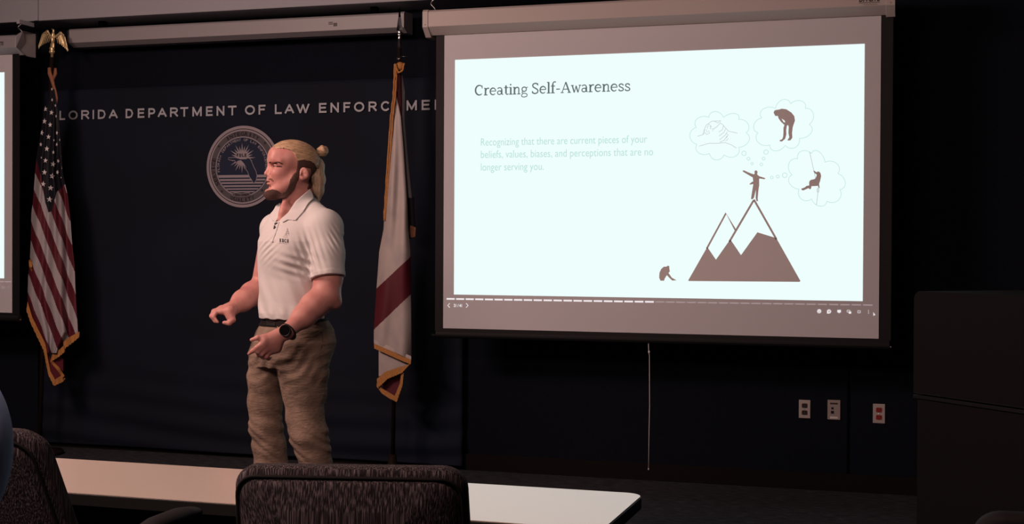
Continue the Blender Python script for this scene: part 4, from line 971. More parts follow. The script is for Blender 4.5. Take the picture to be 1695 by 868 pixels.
def folds(P):
    """cloth creases as real relief"""
    q = P-W(520, 420, -.1); x = q@rt2; z = q[:, 2]; d = np.zeros(len(P))
    # sleeve-head creases fanning down from the shoulder seam
    s = (x*1.0+z*.32); m = np.exp(-((x+.002)/.05)**2)*np.exp(-((z+.01)/.09)**2)
    d += .0045*m*np.sin(s*230+z*12)
    # drag lines from the armpit across the belly
    q2 = P-W(508, 438, -.1); x2 = q2@rt2; z2 = q2[:, 2]
    m2 = np.exp(-((x2+.03)/.07)**2)*np.exp(-((z2+.0)/.05)**2); d += .0045*m2*np.sin((z2-x2*-.32)*170)
    # placket pulls at the far chest
    q3 = P-W(445, 405, -.1); x3 = q3@rt2; z3 = q3[:, 2]
    m3 = np.exp(-((x3)/.04)**2)*np.exp(-((z3)/.06)**2); d += .003*m3*np.sin((z3-x3*.8)*230)
    # vertical drapes on the belly and blousing over the belt
    q4 = P-W(470, 490, -.1); x4 = q4@rt2; z4 = q4[:, 2]
    m4 = np.exp(-((z4)/.10)**2); d += .0028*m4*np.sin(x4*95+z4*22+1.5*np.sin(z4*17))
    m5 = np.exp(-((z4+.075)/.022)**2); d += .0035*m5*np.sin(x4*120+1.3+z4*40)
    q6 = P-W(560, 395, -.1); x6 = q6@rt2; z6 = q6[:, 2]
    m6 = np.exp(-((x6)/.025)**2)*np.exp(-((z6)/.05)**2); d += .003*m6*np.sin((z6+x6*1.6)*190)
    return d
def shirt(P):
    d = sf(P)+folds(P)
    dl = (P-cuffL0)@cuffLn; dr = (P-cuffR0)@cuffRn; near = ((P-cuffL0)**2).sum(1) < .16**2; xr = (P-W(505, 460, -.1))@rt2
    # turned cuff band, a touch thicker
    iL = inner(P); d = np.where(near & (dl > -.020) & (iL < .022), d-.0016, d)
    # hollow sleeves
    d = np.where((xr > .01) & near & (dl > -.045), np.maximum(d, -iL), d)
    cutL = np.where((iL < .026) & near, dl, -1.); d = np.maximum(d, cutL); tor = shirt_parts[0].fn(P)+folds(P); d = np.where(near & (dl > 0), np.minimum(d, tor), d)
    nr_ = ((P-cuffR0)**2).sum(1) < .11**2; d = np.where(nr_ & (((P-W(452, 430, .09))@dp) > 0.05), np.maximum(d, dr), d)
    d = np.maximum(d, -neck_open(P))
    # waved hem
    zz = P[:, 2]-W(480, 531, -.1)[2]; xw = (P-W(428, 528, 0))@rt2
    d = np.maximum(d, -(zz+.013*np.exp(-((xw-.11)/.07)**2)*-1*-1-.004+.002*np.sin(xw*60)-.13*np.maximum(xw-.10, 0)))
    return d
sb_ = [W(x, y, d) for x in (395, 590) for y in (300, 560) for d in (-.35, .35)]; slo = np.min(sb_, 0); shi = np.max(sb_, 0)
shirt_o, SV, SF = sdf_object('polo_shirt', shirt, slo, shi, .0030, m_shirt, man, 1)
# collar: stands around the neck and folds down over the shoulders
colb = fold([loft(lev([(348, 494, .085, .065, .03), (362, 494, .15, .098, .02), (376, 493, .186, .122, .01), (400, 491.5, .197, .142)]), Uv, Gv, .03),
    cone(W(504, 342, .05), W(538, 378, -.10), .052, .072, .04), cone(W(490, 352, .07), W(456, 380, .14), .045, .062, .04), cone(W(515, 350, .09), W(500, 400, .06), .05, .09, .05),
    ell(W(470, 415, -.10), (.10, .06, .085), .06, 'u', np.stack([nrm(Uv), nrm(-Gv), np.array([0, 0, 1.])])),
    cone(W(470, 344, .03), W(456, 368, .02), .020, .034, .03), cone(Hd(478, 520, .0), W(489, 346, .02), .060, .066, .03), cone(W(506, 316, .05), W(503, 345, .06), .050, .060, .03)])
nin = fold([cone(Hd(478, 520, .0), W(489, 340, .03), .0545, .046, .02)])
pn = poly2d([(513.5, 312.5), (518, 322), (519.5, 329), (511.5, 336), (501, 352.5), (489.5, 365), (476.5, 364), (468, 368.5), (462.5, 364.5), (470, 358), (477, 352), (489, 333.5)])
pf = poly2d([(464.5, 335.5), (464, 347), (462.5, 357), (456.5, 368), (449.5, 364.5), (446, 357), (454, 342)])
def half(P): return (P-W(480, 350, .045))@dp
def collar(P):
    b = colb(P)-.0075; a = np.maximum(b, pn(P)); a = np.maximum(a, half(P)-.02)
    c = np.maximum(b+.001, pf(P))
    back = np.maximum(np.maximum(b+.002, poly2d([(513, 313), (520, 325), (525, 345), (480, 352), (468, 340), (490, 325)])(P)), -half(P)-.01)
    return np.maximum(np.minimum(np.minimum(a, c), back), -nin(P))
sdf_object('collar', collar, slo, shi, .0028, m_shirt, shirt_o, 1)
# placket: a slightly raised strip, cut out of the shirt's own surface
pk = poly2d([(455.5, 366.5), (463, 367), (457.5, 384), (451, 402), (444.5, 400), (449.5, 383)])
sdf_object('placket', lambda P: np.maximum(np.maximum(sf(P)+folds(P)-.0026, pk(P)), half(P)), slo, shi, .0026, m_shirt, shirt_o, 1)
bvh_s = bvhtree.BVHTree.FromPolygons([Vector(v) for v in SV], [tuple(int(i) for i in f) for f in SF])
def onshirt(x, y, off=.0012):
    d = Vector(ray(x, y)).normalized(); hit = bvh_s.ray_cast(Vector(CAM), d)
    return (hit[0]-d*off) if hit[0] is not None else Vector(W(x, y, -.2))
def onshirt_poly(mb, v, f):
    mb.add([onshirt(x, y) for x, y in v], f)
mb = MB()
for i, ch in enumerate('KOCH'):
    cap(mb, ch, 462.8+i*3.95, 462.8+i*3.95+2.9, 0, 6.6, 1.05, lambda x, z, k: onshirt(x, 401.3-z+(x-463)*.09, .0012+k*.0004))
mb.build('chest_lettering', m_logo, shirt_o)
mb = MB()
stroke(mb, [(461.5+i*1.4, 402.6+i*.14) for i in range(11)], .45, lambda x, y, k: onshirt(x, y))
for a, b in (((468, 392.2), (476.5, 392.5)), ((470, 389.3), (476, 389.6)), ((473.2, 389), (475.8, 378)), ((475.8, 378), (478, 389.5)), ((472, 387), (479, 386)), ((473.5, 384), (478, 383))):
    stroke(mb, [(a[0]+(b[0]-a[0])*t/4, a[1]+(b[1]-a[1])*t/4) for t in range(5)], .5, lambda x, y, k: onshirt(x, y))
mb.build('chest_emblem', m_logog, shirt_o)
# -- trousers
tp = [loft(lev([(528, 489, .150, .122), (545, 489, .178, .146), (565, 487, .196, .163), (588, 482.5, .190, .158), (606, 479, .16, .135)]), Uv, Gv, .05)]+leg(legL, 0, 0)+leg(legR, 0, 0)
for p in tp[1:]: p.k = .025
tf = fold(tp)
def wr(P):
    q = P-W(480, 720, 0); x = q@rt2; z = q[:, 2]; m = np.exp(-((z+.02)/.10)**2)
    d = .0024*m*np.sin(z*125+x*70+1.8*np.sin(x*40+z*31)); m = np.exp(-((z-.30)/.09)**2)
    d += .0018*m*np.sin(z*105-x*90+np.sin(x*33+z*20)*1.8); d += .0010*np.sin(z*60+x*50+np.sin(z*25)*1.5)
    return d
topz = W(488, 529.5, 0)[2]
def rise(P): return .13*np.maximum((P-W(428, 528, 0))@rt2-.10, 0)
def trousers(P): return np.maximum(np.maximum(tf(P)+wr(P), P[:, 2]-topz-rise(P)), .025-P[:, 2])
tb_ = [W(x, y, d) for x in (390, 585) for y in (500, 950) for d in (-.32, .32)]; tlo = np.min(tb_, 0); thi = np.max(tb_, 0); tlo[2] = .0
trs, TV, TF = sdf_object('trousers', trousers, tlo, thi, .0034, m_khaki, man, 1)
bz0, bz1 = W(488, 539.5, 0)[2], W(488, 530.5, 0)[2]
sdf_object('belt', lambda P: np.maximum(np.maximum(tf(P)-.0045, P[:, 2]-bz1-.002-rise(P)), bz0+rise(P)-P[:, 2]), tlo, thi, .0030, m_belt, trs, 0)
bvh_t = bvhtree.BVHTree.FromPolygons([Vector(v) for v in TV], [tuple(int(i) for i in f) for f in TF])
def ontr(x, y, off=.010):
    d = Vector(ray(x, y)).normalized(); hit = bvh_t.ray_cast(Vector(CAM), d); return (hit[0]-d*off) if hit[0] is not None else Vector(W(x, y, -.2))
mb = MB(); c = [ontr(*p) for p in ((441, 530.5), (456, 531.5), (455.5, 539.5), (441, 538.5))]; mb.poly(c, tuple(-np.array(FWD)*.004)); mb.build('belt_buckle', m_black, trs, bevel=.001)
mb = MB(); c = [ontr(*p) for p in ((458.6, 531), (461, 531), (461, 543), (458.6, 543))]; mb.poly(c, tuple(-np.array(FWD)*.003)); mb.build('belt_loop', m_khaki, trs)
mb = MB(); stroke(mb, [(531, 548), (533, 554), (534, 560), (534, 566), (533, 572), (532, 578)], .5, lambda x, y, k: ontr(x, y, .0008)); mb.build('pocket_seam', m_belt, trs)
# shoes
for (x, y, d) in ((536, 935, 0.), (459, 925, .12)):
    c = W(x, y, d); g2 = nrm(np.array([Gv[0], Gv[1], 0])); c[2] = .05
    f = fold([cone(c+[0, 0, .03], c, .04, .045, .02), ell(c+g2*.08+[0, 0, -.01], (.12, .045, .045), .03, 'u', np.stack([g2, np.array([-g2[1], g2[0], 0]), np.array([0, 0, 1.])])), ell(c+g2*.13+[0, 0, -.018], (.075, .05, .035), .03, 'u', np.stack([g2, np.array([-g2[1], g2[0], 0]), np.array([0, 0, 1.])]))])
    sdf_object('shoe', lambda P: np.maximum(f(P), .002-P[:, 2]), c-[.26, .26, .06], c+[.26, .26, .12], .005, m_shoe, man, 1)
# watch
wc = W(470, 551, -.34); ax = nrm(W(503, 524, -.25)-wL); wn = nrm(-dp*.97+np.array([0, 0, .12])-rt2*.16)
wp = wL+(ax*.012)-np.array([0, 0, .005]); 
mb = MB(); t1 = np.cross(ax, wn); t1 /= np.linalg.norm(t1); n1 = np.cross(t1, ax)
pts = [wp+(t1*math.cos(a)*.0315+n1*math.sin(a)*.032) for a in np.linspace(0, 2*PI, 33)]
mb.tube(pts, .0095, 8, flat=.28, cap=False, fdir=tuple(ax)); wa = mb.build('wristwatch', m_black, man, smooth=True); wa['label'] = 'black watch with a large round dial'
cface = W(469.5, 551, 0); cface = wp+wn*.039+ax*.003
mb = MB(); lathe(mb, cface, wn, [(0, 0), (.023, 0), (.0245, .003), (.0245, .008), (.0225, .011), (.021, .0105)], 32); mb.build('watch_case', m_black, wa, smooth=False)
mb = MB(); lathe(mb, cface, wn, [(.021, .0105), (0, .0108)], 32); mb.build('watch_dial', m_glass, wa)
# bracelet
axr = nrm(W(402, 498, .07)-wR); t1 = nrm(np.cross(axr, [0, 0, 1])); n1 = np.cross(t1, axr); wp = wR+axr*.012
mb = MB(); mb.tube([wp+(t1*math.cos(a)+n1*math.sin(a))*.0305 for a in np.linspace(0, 2*PI, 33)], .0016, 6, cap=False); mb.build('bracelet', m_black, man, smooth=True)
# clip microphone
p = onshirt(457.5, 371, .004); p2 = onshirt(455, 378, .004)
mic = empty('clip_microphone', p, 'tiny black clip microphone on the open collar of the polo shirt', 'microphone')
mb = MB(); mb.ball(p, (.0095, .006, .0065)); mb.build('capsule', m_black, mic, smooth=True)
mb = MB(); mb.ball(p2, (.0065, .005, .008)); mb.tube([p+Vector((0, 0, -.003)), (p+p2)/2+Vector((-.006, -.003, 0)), p2], .0018, 6); mb.build('clip', m_black, mic, smooth=True)

# ------------------------------------------------------------------ flags
def cat(pts, y):
    ys = [p[1] for p in pts]; xs = [p[0] for p in pts]; return float(np.interp(y, ys, xs))
def flag_cloth(L, Rr, y0, y1, FY, classify, depth, nx=110, ny=420):
    mb = MB(); vs = []
    for j in range(ny+1):
        y = y0+(y1-y0)*j/ny; l, r = cat(L, y), cat(Rr, y)
        for i in range(nx+1):
            s = i/nx; x = l+(r-l)*s; p = aty(x, y, FY+depth(s, y)); vs.append(p)
    F = []; mi = []
    for j in range(ny):
        y = y0+(y1-y0)*(j+.5)/ny; l, r = cat(L, y), cat(Rr, y)
        for i in range(nx):
            F.append((j*(nx+1)+i, j*(nx+1)+i+1, (j+1)*(nx+1)+i+1, (j+1)*(nx+1)+i)); x = l+(r-l)*(i+.5)/nx; mi.append(classify(x, y, (i+.5)/nx))
    mb.v = [tuple(v) for v in vs]; mb.f = F; mb.m = mi; return mb
def strip(mb, top, bot, FY, dfun, mi=0, n=6, tooth=0):
    """ribbon between two pixel polylines of equal length"""
    def dens(P):
        out = []
        for i in range(len(P)-1):
            for k in range(n): out.append((P[i][0]+(P[i+1][0]-P[i][0])*k/n, P[i][1]+(P[i+1][1]-P[i][1])*k/n))
        return out+[P[-1]]
    A, Bb = dens(top), dens(bot); N = len(A); vs = []
    for i in range(N):
        vs.append(aty(*A[i], FY+dfun(i/(N-1)))); t = 1+(tooth*(1 if i % 2 else -1)); b = (A[i][0]+(Bb[i][0]-A[i][0])*t, A[i][1]+(Bb[i][1]-A[i][1])*t); vs.append(aty(*b, FY+dfun(i/(N-1))-.004))
    mb.add(vs, [(2*i, 2*i+1, 2*i+3, 2*i+2) for i in range(N-1)], mi)
# US flag
UY = 7.38
us = empty('flag', aty(86, 700, UY)*np.array([1, 1, 0]), 'draped flag with white stars and red stripes, topped by a gold eagle', 'flag', None)
mb = MB(); a = aty(86, 95, UY+.03); b = aty(66.5, 700, UY+.03); dv = (b-a)/(a[2]-b[2]); b = a+dv*(a[2]-.02)
us.location = (b[0], b[1], 0)
mb.tube([a, b], .0135, 12); mb.build('pole', m_pole, us, smooth=True)
mb = MB(); lathe(mb, (b[0], b[1], 0), (0, 0, 1), [(0, 0), (.15, 0), (.155, .01), (.15, .025), (.06, .04), (.03, .06), (.022, .12), (0, .12)], 32); mb.build('floor_stand', m_pole, us, smooth=True)
mb = MB(); lathe(mb, aty(86.3, 104, UY+.03), (0, 0, 1), [(0, 0), (.0105, 0), (.0095, .058), (.018, .064), (.020, .074), (.013, .083), (.018, .092), (.016, .10), (0, .10)], 20); mb.build('ferrule', m_gold, us, smooth=True)
E = lambda X, Y, d=0.: aty(0+X/3.945, 0+Y/3.945, UY+.03+d)
ef = [ell(E(345, 258), (.013, .015, .028), .01), ell(E(347, 225), (.010, .011, .014), .01), cone(E(348, 222), E(350, 200), .008, .006, .006), ell(E(349, 197), (.0065, .007, .007), .004), cone(E(348, 193), E(334, 189), .0035, .0015, .003), cone(E(343, 285), E(341, 320), .010, .013, .008, flat=((0, 1, 0), .6)), cone(E(334, 290), E(333, 318), .005, .004, .004), cone(E(352, 290), E(350, 318), .005, .004, .004)]
for sx_, rows in ((-1, [((332, 240), (310, 205), (290, 215)), ]), (1, [((362, 240), (395, 215), (415, 230))])):
    sh, w1, w2 = rows[0]
    ef += [cone(E(*sh), E(*w1), .008, .0075, .006, flat=((0, 1, 0), .6)), cone(E(*w1), E(*w2), .0075, .006, .006, flat=((0, 1, 0), .6))]
LW = [((326, 248), (318, 275)), ((318, 238), (304, 280)), ((310, 226), (292, 285)), ((304, 216), (279, 292)), ((298, 210), (267, 300)), ((290, 212), (257, 310)), ((282, 220), (250, 325)), ((276, 228), (247, 318))]
RW = [((372, 250), (378, 280)), ((380, 240), (392, 288)), ((388, 230), (404, 296)), ((395, 222), (414, 306)), ((402, 220), (424, 314)), ((410, 224), (433, 322)), ((416, 232), (440, 334)), ((422, 242), (444, 330))]
for ws in (LW, RW):
    for i, (p0, p1) in enumerate(ws): ef.append(cone(E(*p0, .006+.0005*i), E(*p1, .016-.0006*(i % 2)*4), .0046, .0032, .0015, flat=((0, 1, 0), .6)))
c = E(345, 260); sdf_object('eagle_finial', fold(ef), c-[.12, .05, .09], c+[.12, .07, .09], .0017, m_gold, us, 0)
UL = [(83, 148), (80, 165), (73, 180), (69, 210), (65, 235), (61, 258), (58, 290), (55, 330), (52, 355), (51, 400), (49.5, 430), (46.5, 460), (45.5, 500), (60, 545), (73, 580), (78, 600)]
UR = [(90, 148), (93, 165), (96, 185), (99, 220), (101.5, 255), (104, 290), (108, 306), (112, 325), (116, 360), (119, 400), (123.5, 440), (125, 480), (127.5, 520), (129, 550), (110, 574), (96, 600)]
def ucan(x, y, s):
    # canton edge: drops in two points, as the folds show it
    e = np.interp(x, [55, 60, 68, 75, 80, 86, 92, 93.5, 101, 109], [255, 262, 290, 335, 352, 350, 325, 318, 312, 304])
    if y < e: return 0
    dx = x-50; f = 0
    slope = 2.55
    sh = y-slope*dx-1.5*math.sin(x*.35)
    k = (sh-362)/66.0
    return 1 if (k % 1.0) < .5 else 2
def udepth(s, y):
    w = min(1, max(0, (y-140)/180)); return -.05*w*math.sin(s*PI)+.022*w*math.sin(s*4.4*PI+.7+y*.004)+.008*w*math.sin(s*9*PI+y*.02)
mb = flag_cloth(UL, UR, 148, 585, UY, ucan, udepth, 100, 460)
cl = mb.build('cloth', [m_fnavy, m_fred, m_fwhite], us, smooth=True, solid=.003)
mb = MB()
Z = lambda X, Y: (30+X/3.945, 140+Y/3.945)
for X, Y, r, ro, sq in ((178, 160, 18, .0, .8), (218, 183, 19, .2, .8), (172, 240, 20, .1, .8), (209, 263, 18, .0, .8), (154, 315, 20, .3, .8), (198, 342, 18, .1, .9), (253, 316, 16, .2, .5), (187, 420, 20, .1, .85), (230, 442, 14, 0, .7), (252, 392, 15, .3, .5), (148, 392, 16, .1, .7), (178, 497, 18, .1, .9), (228, 520, 19, .2, .9), (262, 500, 15, .3, .7), (171, 574, 20, .1, .9), (222, 598, 21, .2, .9), (257, 573, 16, .3, .7), (164, 651, 20, .1, .9), (212, 676, 21, .1, 1), (205, 752, 21, .1, 1), (289, 545, 14, .4, .5), (222, 100, 12, .1, .6), (243, 137, 12, .3, .5), (248, 207, 13, .2, .4), (285, 468, 8, .2, .7), (272, 362, 10, .1, .4), (221, 30, 12, .1, .5), (152, 478, 9, .1, .6), (234, 364, 9, .3, .7), (281, 608, 8, .1, .5)):
    x, y = Z(X, Y)
    l, rr_ = cat(UL, y), cat(UR, y); 
    P = []
    for i, (a, b) in enumerate(star2((0, 0), r/3.945, ro)):
        px, py = x+a*sq, y+b; s = min(.99, max(.01, (px-cat(UL, py))/(cat(UR, py)-cat(UL, py)))); P.append(Vector(aty(cat(UL, py)+(cat(UR, py)-cat(UL, py))*s, py, UY+udepth(s, py)-.010)))
    mb.add(P+[sum(P, Vector())/10], [(i, (i+1) % 10, 10) for i in range(10)])
mb.build('stars', m_fstar, cl)
# hanging tip and fringe
fz = MB(); X7 = lambda X, Y: (30+X/2.8, 340+Y/2.8)
tip = [X7(*p) for p in ((118, 640), (150, 720), (190, 700), (208, 715), (208, 770), (180, 745), (178, 760), (205, 800), (175, 815), (150, 790), (132, 700))]
tp_ = MB(); tp_.poly([aty(x, y, UY-.012) for x, y in tip], (0, .006, 0)); tp_.build('hanging_fold', m_fred, cl)
zero = lambda t: -.03+.01*math.sin(t*9)
fr = MB()
strip(fr, [X7(*p) for p in ((44, 447), (66, 520), (100, 590), (130, 650), (136, 700), (150, 770), (172, 810))], [X7(*p) for p in ((38, 486), (58, 545), (94, 622), (118, 672), (126, 715), (140, 785), (166, 838))], UY, zero, tooth=.06)
strip(fr, [X7(*p) for p in ((172, 808), (200, 790), (214, 800))], [X7(*p) for p in ((166, 838), (206, 820), (218, 806))], UY, zero, tooth=.05)
strip(fr, [X7(*p) for p in ((158, 692), (185, 675), (213, 650))], [X7(*p) for p in ((148, 728), (185, 706), (216, 680))], UY-.01, zero, tooth=.06)
strip(fr, [X7(*p) for p in ((209, 632), (245, 608), (284, 586))], [X7(*p) for p in ((212, 668), (250, 640), (283, 612))], UY+.0, zero, tooth=.06)
strip(fr, [X7(*p) for p in ((150, 728), (178, 760), (208, 800))], [X7(*p) for p in ((160, 724), (190, 752), (215, 792))], UY-.012, zero, tooth=.05)
strip(fr, [X7(*p) for p in ((50, 255), (52, 285), (64, 308))], [X7(*p) for p in ((62, 252), (65, 283), (66, 300))], UY, zero, tooth=.05)
fr.build('fringe', m_fringe, us, solid=.003)
mb = MB()
mb.tube([E(*p, -.02) for p in ((322, 442), (325, 480), (340, 520), (350, 560), (362, 600), (372, 640), (368, 690))], [.011, .015, .014, .011, .010, .007, .005], 10, flat=.7); mb.tube([E(*p, -.018) for p in ((362, 445), (362, 480), (348, 520))], [.009, .013, .008], 10, flat=.7)
mb.build('top_fringe', m_fringep, us, smooth=True)
# Florida flag
FY = 7.42
fla = empty('flag', (0, 0, 0), 'draped white flag with a dark red diagonal bar and silver spear tip', 'flag')
a = aty(661, 100, FY+.03); b = aty(650, 770, FY+.03); dv = (b-a)/(a[2]-b[2]); b = a+dv*(a[2]-.02); fla.location = (b[0], b[1], 0)
a2 = aty(661.3, 80, FY+.03)
mb = MB(); mb.tube([a2, b], .0125, 12); mb.build('pole', m_pole, fla, smooth=True)
mb = MB(); lathe(mb, (b[0], b[1], 0), (0, 0, 1), [(0, 0), (.15, 0), (.155, .01), (.15, .025), (.06, .04), (.03, .06), (.022, .12), (0, .12)], 32); mb.build('floor_stand', m_pole, fla, smooth=True)
q0 = aty(661.2, 80.5, FY+.03)
mb = MB(); lathe(mb, q0, (0, 0, 1), [(0, 0), (.0115, 0), (.0105, .056), (.014, .058), (.007, .066), (.013, .076), (.0145, .084), (.009, .092), (.013, .10), (.011, .107), (0, .108)], 20); mb.build('ferrule', m_silver, fla, smooth=True)
mb = MB(); 
mb.add([tuple(q0+v) for v in ([-.022, 0, .110], [.022, 0, .110], [0, -.009, .112], [0, .009, .112], [0, 0, .265], [-.016, 0, .135], [.016, 0, .135], [-.008, 0, .19], [.008, 0, .19], [0, -.011, .14], [0, .011, .14])],
       [(0, 2, 9, 5), (2, 1, 6, 9), (1, 3, 10, 6), (3, 0, 5, 10), (5, 9, 7), (9, 6, 8), (9, 8, 7), (7, 8, 4), (6, 10, 8), (10, 5, 7), (10, 7, 8), (8, 7, 4), (0, 3, 1, 2)]); mb.build('spear_finial', m_silver, fla)
mb = MB(); lathe(mb, aty(660.5, 99.5, FY+.03), (0, 0, 1), [(0, 0), (.0165, 0), (.0165, .011), (0, .011)], 20); mb.tube([aty(660, 93, FY+.01), aty(674, 94, FY+.01)], .0012, 6); mb.build('pole_ring', m_silver, fla, smooth=True)
C6 = lambda X, Y: (590+X/2.48, 30+Y/2.48); C7 = lambda X, Y: (590+X/2.714, 380+Y/2.714)
FL = [C6(160, 300), C6(146, 400), C6(136, 500), C6(126, 600), C6(119, 700), C6(112, 800), C7(105, 60), C7(98, 160), C7(91, 265), C7(84, 360), C7(79, 440), C7(79, 505), C7(79, 512)]
FR = [C6(163, 300), C6(180, 400), C6(190, 500), C6(198, 600), C6(206, 700), C6(211, 800), C7(240, 60), C7(244, 160), C7(245, 265), C7(246, 360), C7(247, 440), C7(247, 505), C7(248, 585)]
# rear panel in a darker grey satin, then the front panel
def fcls(x, y, s):
    yy = (y-380)*2.714; xx = (x-590)*2.714
    t = (xx-92)/(243-92)
    top = 265+(122-265)*t; bot = 438+(292-438)*t
    return 1 if top < yy < bot else 0
def fdepth(s, y): w = min(1, max(0, (y-150)/200)); return -.045*w*math.sin(s*PI)**.8+.010*w*math.sin(s*3.2*PI+y*.006)+.006*w*math.sin(s*7+y*.03)
FL2 = [C6(158, 300), C6(150, 345), C6(140, 450), C6(130, 560), C6(121, 700), C6(112, 868), C7(103, 100), C7(91, 265), C7(84, 360), C7(79, 440), C7(79, 600)]
FR2 = [C6(160, 300), C6(182, 405), C6(192, 520), C6(200, 640), C6(208, 750), C6(213, 868), C7(243, 100), C7(244, 265), C7(246, 360), C7(247, 440), C7(247, 600)]
mb = MB(); nx, ny = 130, 640; vs = []; F = []; mi = []
y0_ = C6(0, 300)[1]
for j in range(ny+1):
    t = j/ny
    for i in range(nx+1):
        s = i/nx; yb = C7(0, 505+(590-505)*s)[1]; y = y0_+(yb-y0_)*t; l, r = cat(FL2, y), cat(FR2, y); vs.append(aty(l+(r-l)*s, y, FY-.03+fdepth(s, y)))
        if i < nx and j < ny:
            F.append((j*(nx+1)+i, j*(nx+1)+i+1, (j+1)*(nx+1)+i+1, (j+1)*(nx+1)+i)); mi.append(fcls(l+(r-l)*(s+.5/nx), y+(yb-y0_)*.5/ny, s))
mb.v = [tuple(v) for v in vs]; mb.f = F; mb.m = mi
fcl = mb.build('cloth', [m_flwhite, m_fred], fla, smooth=True, solid=.003)
mb = MB()
def panel(name, top, bot, dy, m, par, n=40, wob=.01):
    """vertical fold: left and right pixel polylines with shared rows"""
    mb = MB(); vs = []; ys = np.linspace(top[0][1], top[-1][1], 60); k = 12
    for y in ys:
        l, r = cat(top, y), cat(bot, y)
        for i in range(k+1): s = i/k; vs.append(aty(l+(r-l)*s, y, FY+dy-wob*math.sin(s*PI)))
    mb.add(vs, [(j*(k+1)+i, j*(k+1)+i+1, (j+1)*(k+1)+i+1, (j+1)*(k+1)+i) for j in range(len(ys)-1) for i in range(k)])
    return mb.build(name, m, par, smooth=True, solid=.003)
panel('grey_rear_fold', [C6(160, 215), C6(168, 300), C6(176, 420), C6(185, 600), C6(205, 735), C6(210, 740)], [C6(186, 215), C6(199, 300), C6(198, 420), C6(213, 600), C6(228, 735), C6(229, 740)], .02, m_flback, fcl)
panel('red_fold', [C6(165, 215), C6(158, 290), C6(156, 330), C6(165, 370), C6(178, 420)], [C6(182, 215), C6(183, 290), C6(184, 330), C6(184, 370), C6(184, 420)], -.01, m_fred, fcl, wob=.008)
o = panel('seal_fold', [C6(200, 735), C6(206, 800), C6(212, 868), (678, 395)], [C6(236, 735), C6(238, 800), C6(243, 868), (681, 395)], .03, m_fnavy, fcl); o['label'] = 'dark printed corner showing behind the front fold'
mb = MB(); mb.poly([aty(*p, FY+.012) for p in ((679, 373), (688, 377), (687, 392), (680, 394), (677, 384))], (0, .006, 0)); mb.build('printed_emblem', m_fringep, fcl)
low = MB(); low.poly([aty(*C7(*p), FY-.02) for p in ((100, 520), (238, 590), (215, 640), (100, 660))], (0, .005, 0)); low.build('lower_fold', m_flwhite, fcl)
low = MB(); low.poly([aty(*C7(*p), FY-.006) for p in ((110, 700), (150, 660), (210, 640), (200, 700), (178, 755), (150, 745))], (0, .005, 0)); low.build('hanging_fold', m_fred, fcl)
fr = MB()
strip(fr, [C7(*p) for p in ((79, 512), (130, 535), (190, 560), (246, 585))], [C7(*p) for p in ((80, 535), (130, 558), (190, 585), (244, 607))], FY-.055, lambda t: -.01, tooth=.05, n=12)
strip(fr, [C7(*p) for p in ((243, 605), (190, 620), (130, 640), (92, 672))], [C7(*p) for p in ((246, 600), (205, 645), (140, 672), (95, 715))], FY-.04, lambda t: -.01, tooth=.05, n=12)
strip(fr, [C7(*p) for p in ((92, 690), (115, 715), (150, 735), (178, 752))], [C7(*p) for p in ((90, 705), (115, 738), (148, 760), (181, 776))], FY-.03, lambda t: -.01, tooth=.05, n=10)
strip(fr, [C7(*p) for p in ((202, 645), (196, 690), (172, 750))], [C7(*p) for p in ((213, 642), (208, 700), (181, 776))], FY-.03, lambda t: -.01, tooth=.05, n=10)
fr.build('fringe', m_fringe, fla, solid=.003)
mb = MB(); strip(mb, [C7(*p) for p in ((79, 496), (130, 518), (190, 545), (246, 570))], [C7(*p) for p in ((79, 512), (130, 535), (190, 561), (246, 586))], FY-.053, lambda t: -.01, n=8); mb.build('hem', m_flwhite, fla, solid=.003)
for dx, wv_ in ((0, 0), (8, 1)):
    mb = MB(); P = [(157+dx*.6, 190), (156+dx, 250), (152+dx, 320), (142+dx*1.1, 400), (133+dx*1.2, 520), (125+dx*.9, 640), (118+dx*.7, 760), (112+dx*.3, 850)]
    if wv_ == 0: P = [(196, 185), (190, 215), (172, 225), (160, 190)]+P
    Q = []
    for i in range(len(P)-1):
        for k in range(5): t = k/5; Q.append((P[i][0]+(P[i+1][0]-P[i][0])*t+.8*math.sin((i*5+k)*1.9), P[i][1]+(P[i+1][1]-P[i][1])*t))
    mb.tube([aty(*C6(*p), FY-.05) for p in Q], [.0060+.0009*math.sin(i*2.2) for i in range(len(Q))], 8); mb.build('gold_cord', m_fringe, fla, smooth=True)
mb = MB(); mb.ball(aty(*C6(180, 198), FY-.02), (.028, .025, .026)); mb.build('cord_knot', m_fringe, fla, smooth=True)

# ------------------------------------------------------------------ seated listener, almost wholly out of frame
q = atd(-303, 700, 1.9); z = np.array([0, 0, 1.])
per = empty('person', (q[0], q[1], 0), 'seated person in a pale blue shirt, barely in frame at the left edge', 'person')
c = np.array([q[0], q[1], 0]); ri = rt2; fw = dp
pf_ = [ell(c+z*1.43, (.078, .095, .115), .02, 'u', RR), cone(c+z*1.20, c+z*1.36, .055, .05, .03), cone(c+z*.62, c+z*1.05, .14, .15, .05), cone(c-ri*.14+z*1.12, c+ri*.14+z*1.12, .06, .06, .05),
       cone(c-ri*.09+z*.56, c-ri*.12+fw*.42+z*.55, .085, .06, .04), cone(c+ri*.09+z*.56, c+ri*.12+fw*.42+z*.55, .085, .06, .04), cone(c-ri*.12+fw*.42+z*.55, c-ri*.12+fw*.40+z*.08, .055, .04, .03), cone(c+ri*.12+fw*.42+z*.55, c+ri*.12+fw*.40+z*.08, .055, .04, .03),
       cone(c-ri*.12+fw*.38+z*.04, c-ri*.12+fw*.58+z*.035, .04, .033, .03), cone(c+ri*.12+fw*.38+z*.04, c+ri*.12+fw*.58+z*.035, .04, .033, .03)]
sh_ = []
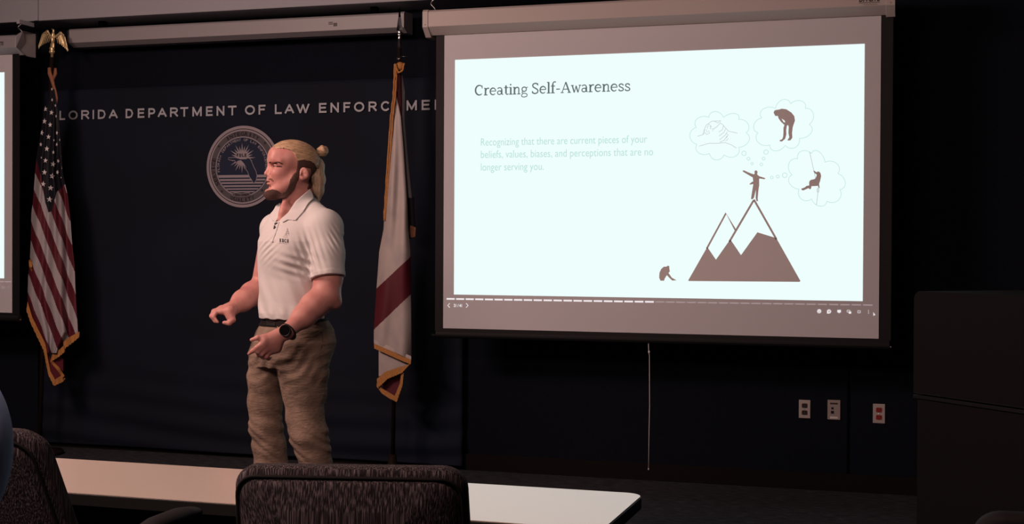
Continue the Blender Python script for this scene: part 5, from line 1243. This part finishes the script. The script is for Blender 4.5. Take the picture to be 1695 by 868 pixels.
for s in (-1, 1):
    a1, a2, a3 = c+ri*s*.19+z*1.10, c+ri*s*.17+z*.80, c+ri*s*.11+fw*.22+z*.70
    pf_ += [cone(a1, a2, .042, .036, .03), cone(a2, a3, .036, .024, .03)]; sh_ += [cone(a1, a2, .055, .05, .03), cone(a2, a2+(a3-a2)*.85, .05, .036, .03)]
    pf_ += [cone(a3, a3+fw*.07, .026, .022, .015)]+[cone(a3+fw*.07+ri*.018*(k-1.5), a3+fw*(.15-.006*abs(k-1.5))+ri*.020*(k-1.5)-z*.015, .0095, .008, .006) for k in range(4)]+[cone(a3+fw*.02-ri*s*.02, a3+fw*.075-ri*s*.045, .012, .009, .008)]
pf_ += [ell(c+z*1.42+fw*.10, (.012, .02, .018), .01, 'u', RR), ell(c-ri*.08+z*1.42, (.01, .02, .03), .008, 'u', RR), ell(c+ri*.08+z*1.42, (.01, .02, .03), .008, 'u', RR)]
sdf_object('body', fold(pf_), c+[-.5, -.7, 0], c+[.55, .75, 1.58], .008, m_skin, per, 1)
fsh = fold([cone(c+z*.62, c+z*1.05, .165, .168, .05), cone(c-ri*.15+z*1.10, c+ri*.15+z*1.10, .085, .085, .05), ell(c+ri*.19+z*1.08, (.085, .09, .13), .03, 'u', RR), ell(c-ri*.19+z*1.08, (.085, .09, .13), .03, 'u', RR)]+sh_)
sdf_object('shirt', lambda P: np.maximum(np.maximum(fsh(P), .56-P[:, 2]), P[:, 2]-1.21), c+[-.5, -.7, .5], c+[.5, .6, 1.3], .008, m_blue, per, 1)
ft = fold([cone(c+z*.56, c+z*.60, .15, .15, .04), cone(c-ri*.09+z*.57, c-ri*.12+fw*.42+z*.56, .10, .075, .04), cone(c+ri*.09+z*.57, c+ri*.12+fw*.42+z*.56, .10, .075, .04), cone(c-ri*.12+fw*.42+z*.55, c-ri*.12+fw*.40+z*.12, .07, .055, .03), cone(c+ri*.12+fw*.42+z*.55, c+ri*.12+fw*.40+z*.12, .07, .055, .03)])
sdf_object('trousers', ft, c+[-.5, -.6, .03], c+[.5, .7, .8], .009, m_fnavy, per, 1)
fh = ell(c+z*1.445-fw*.01, (.086, .100, .115), .02, 'u', RR).fn
sdf_object('hair', lambda P: np.maximum(fh(P), ((P-c)@fw)*.8-(P[:, 2]-1.43)*.9-.01), c+[-.2, -.2, 1.3], c+[.2, .2, 1.6], .006, m_khair, per, 1)
mb = MB()
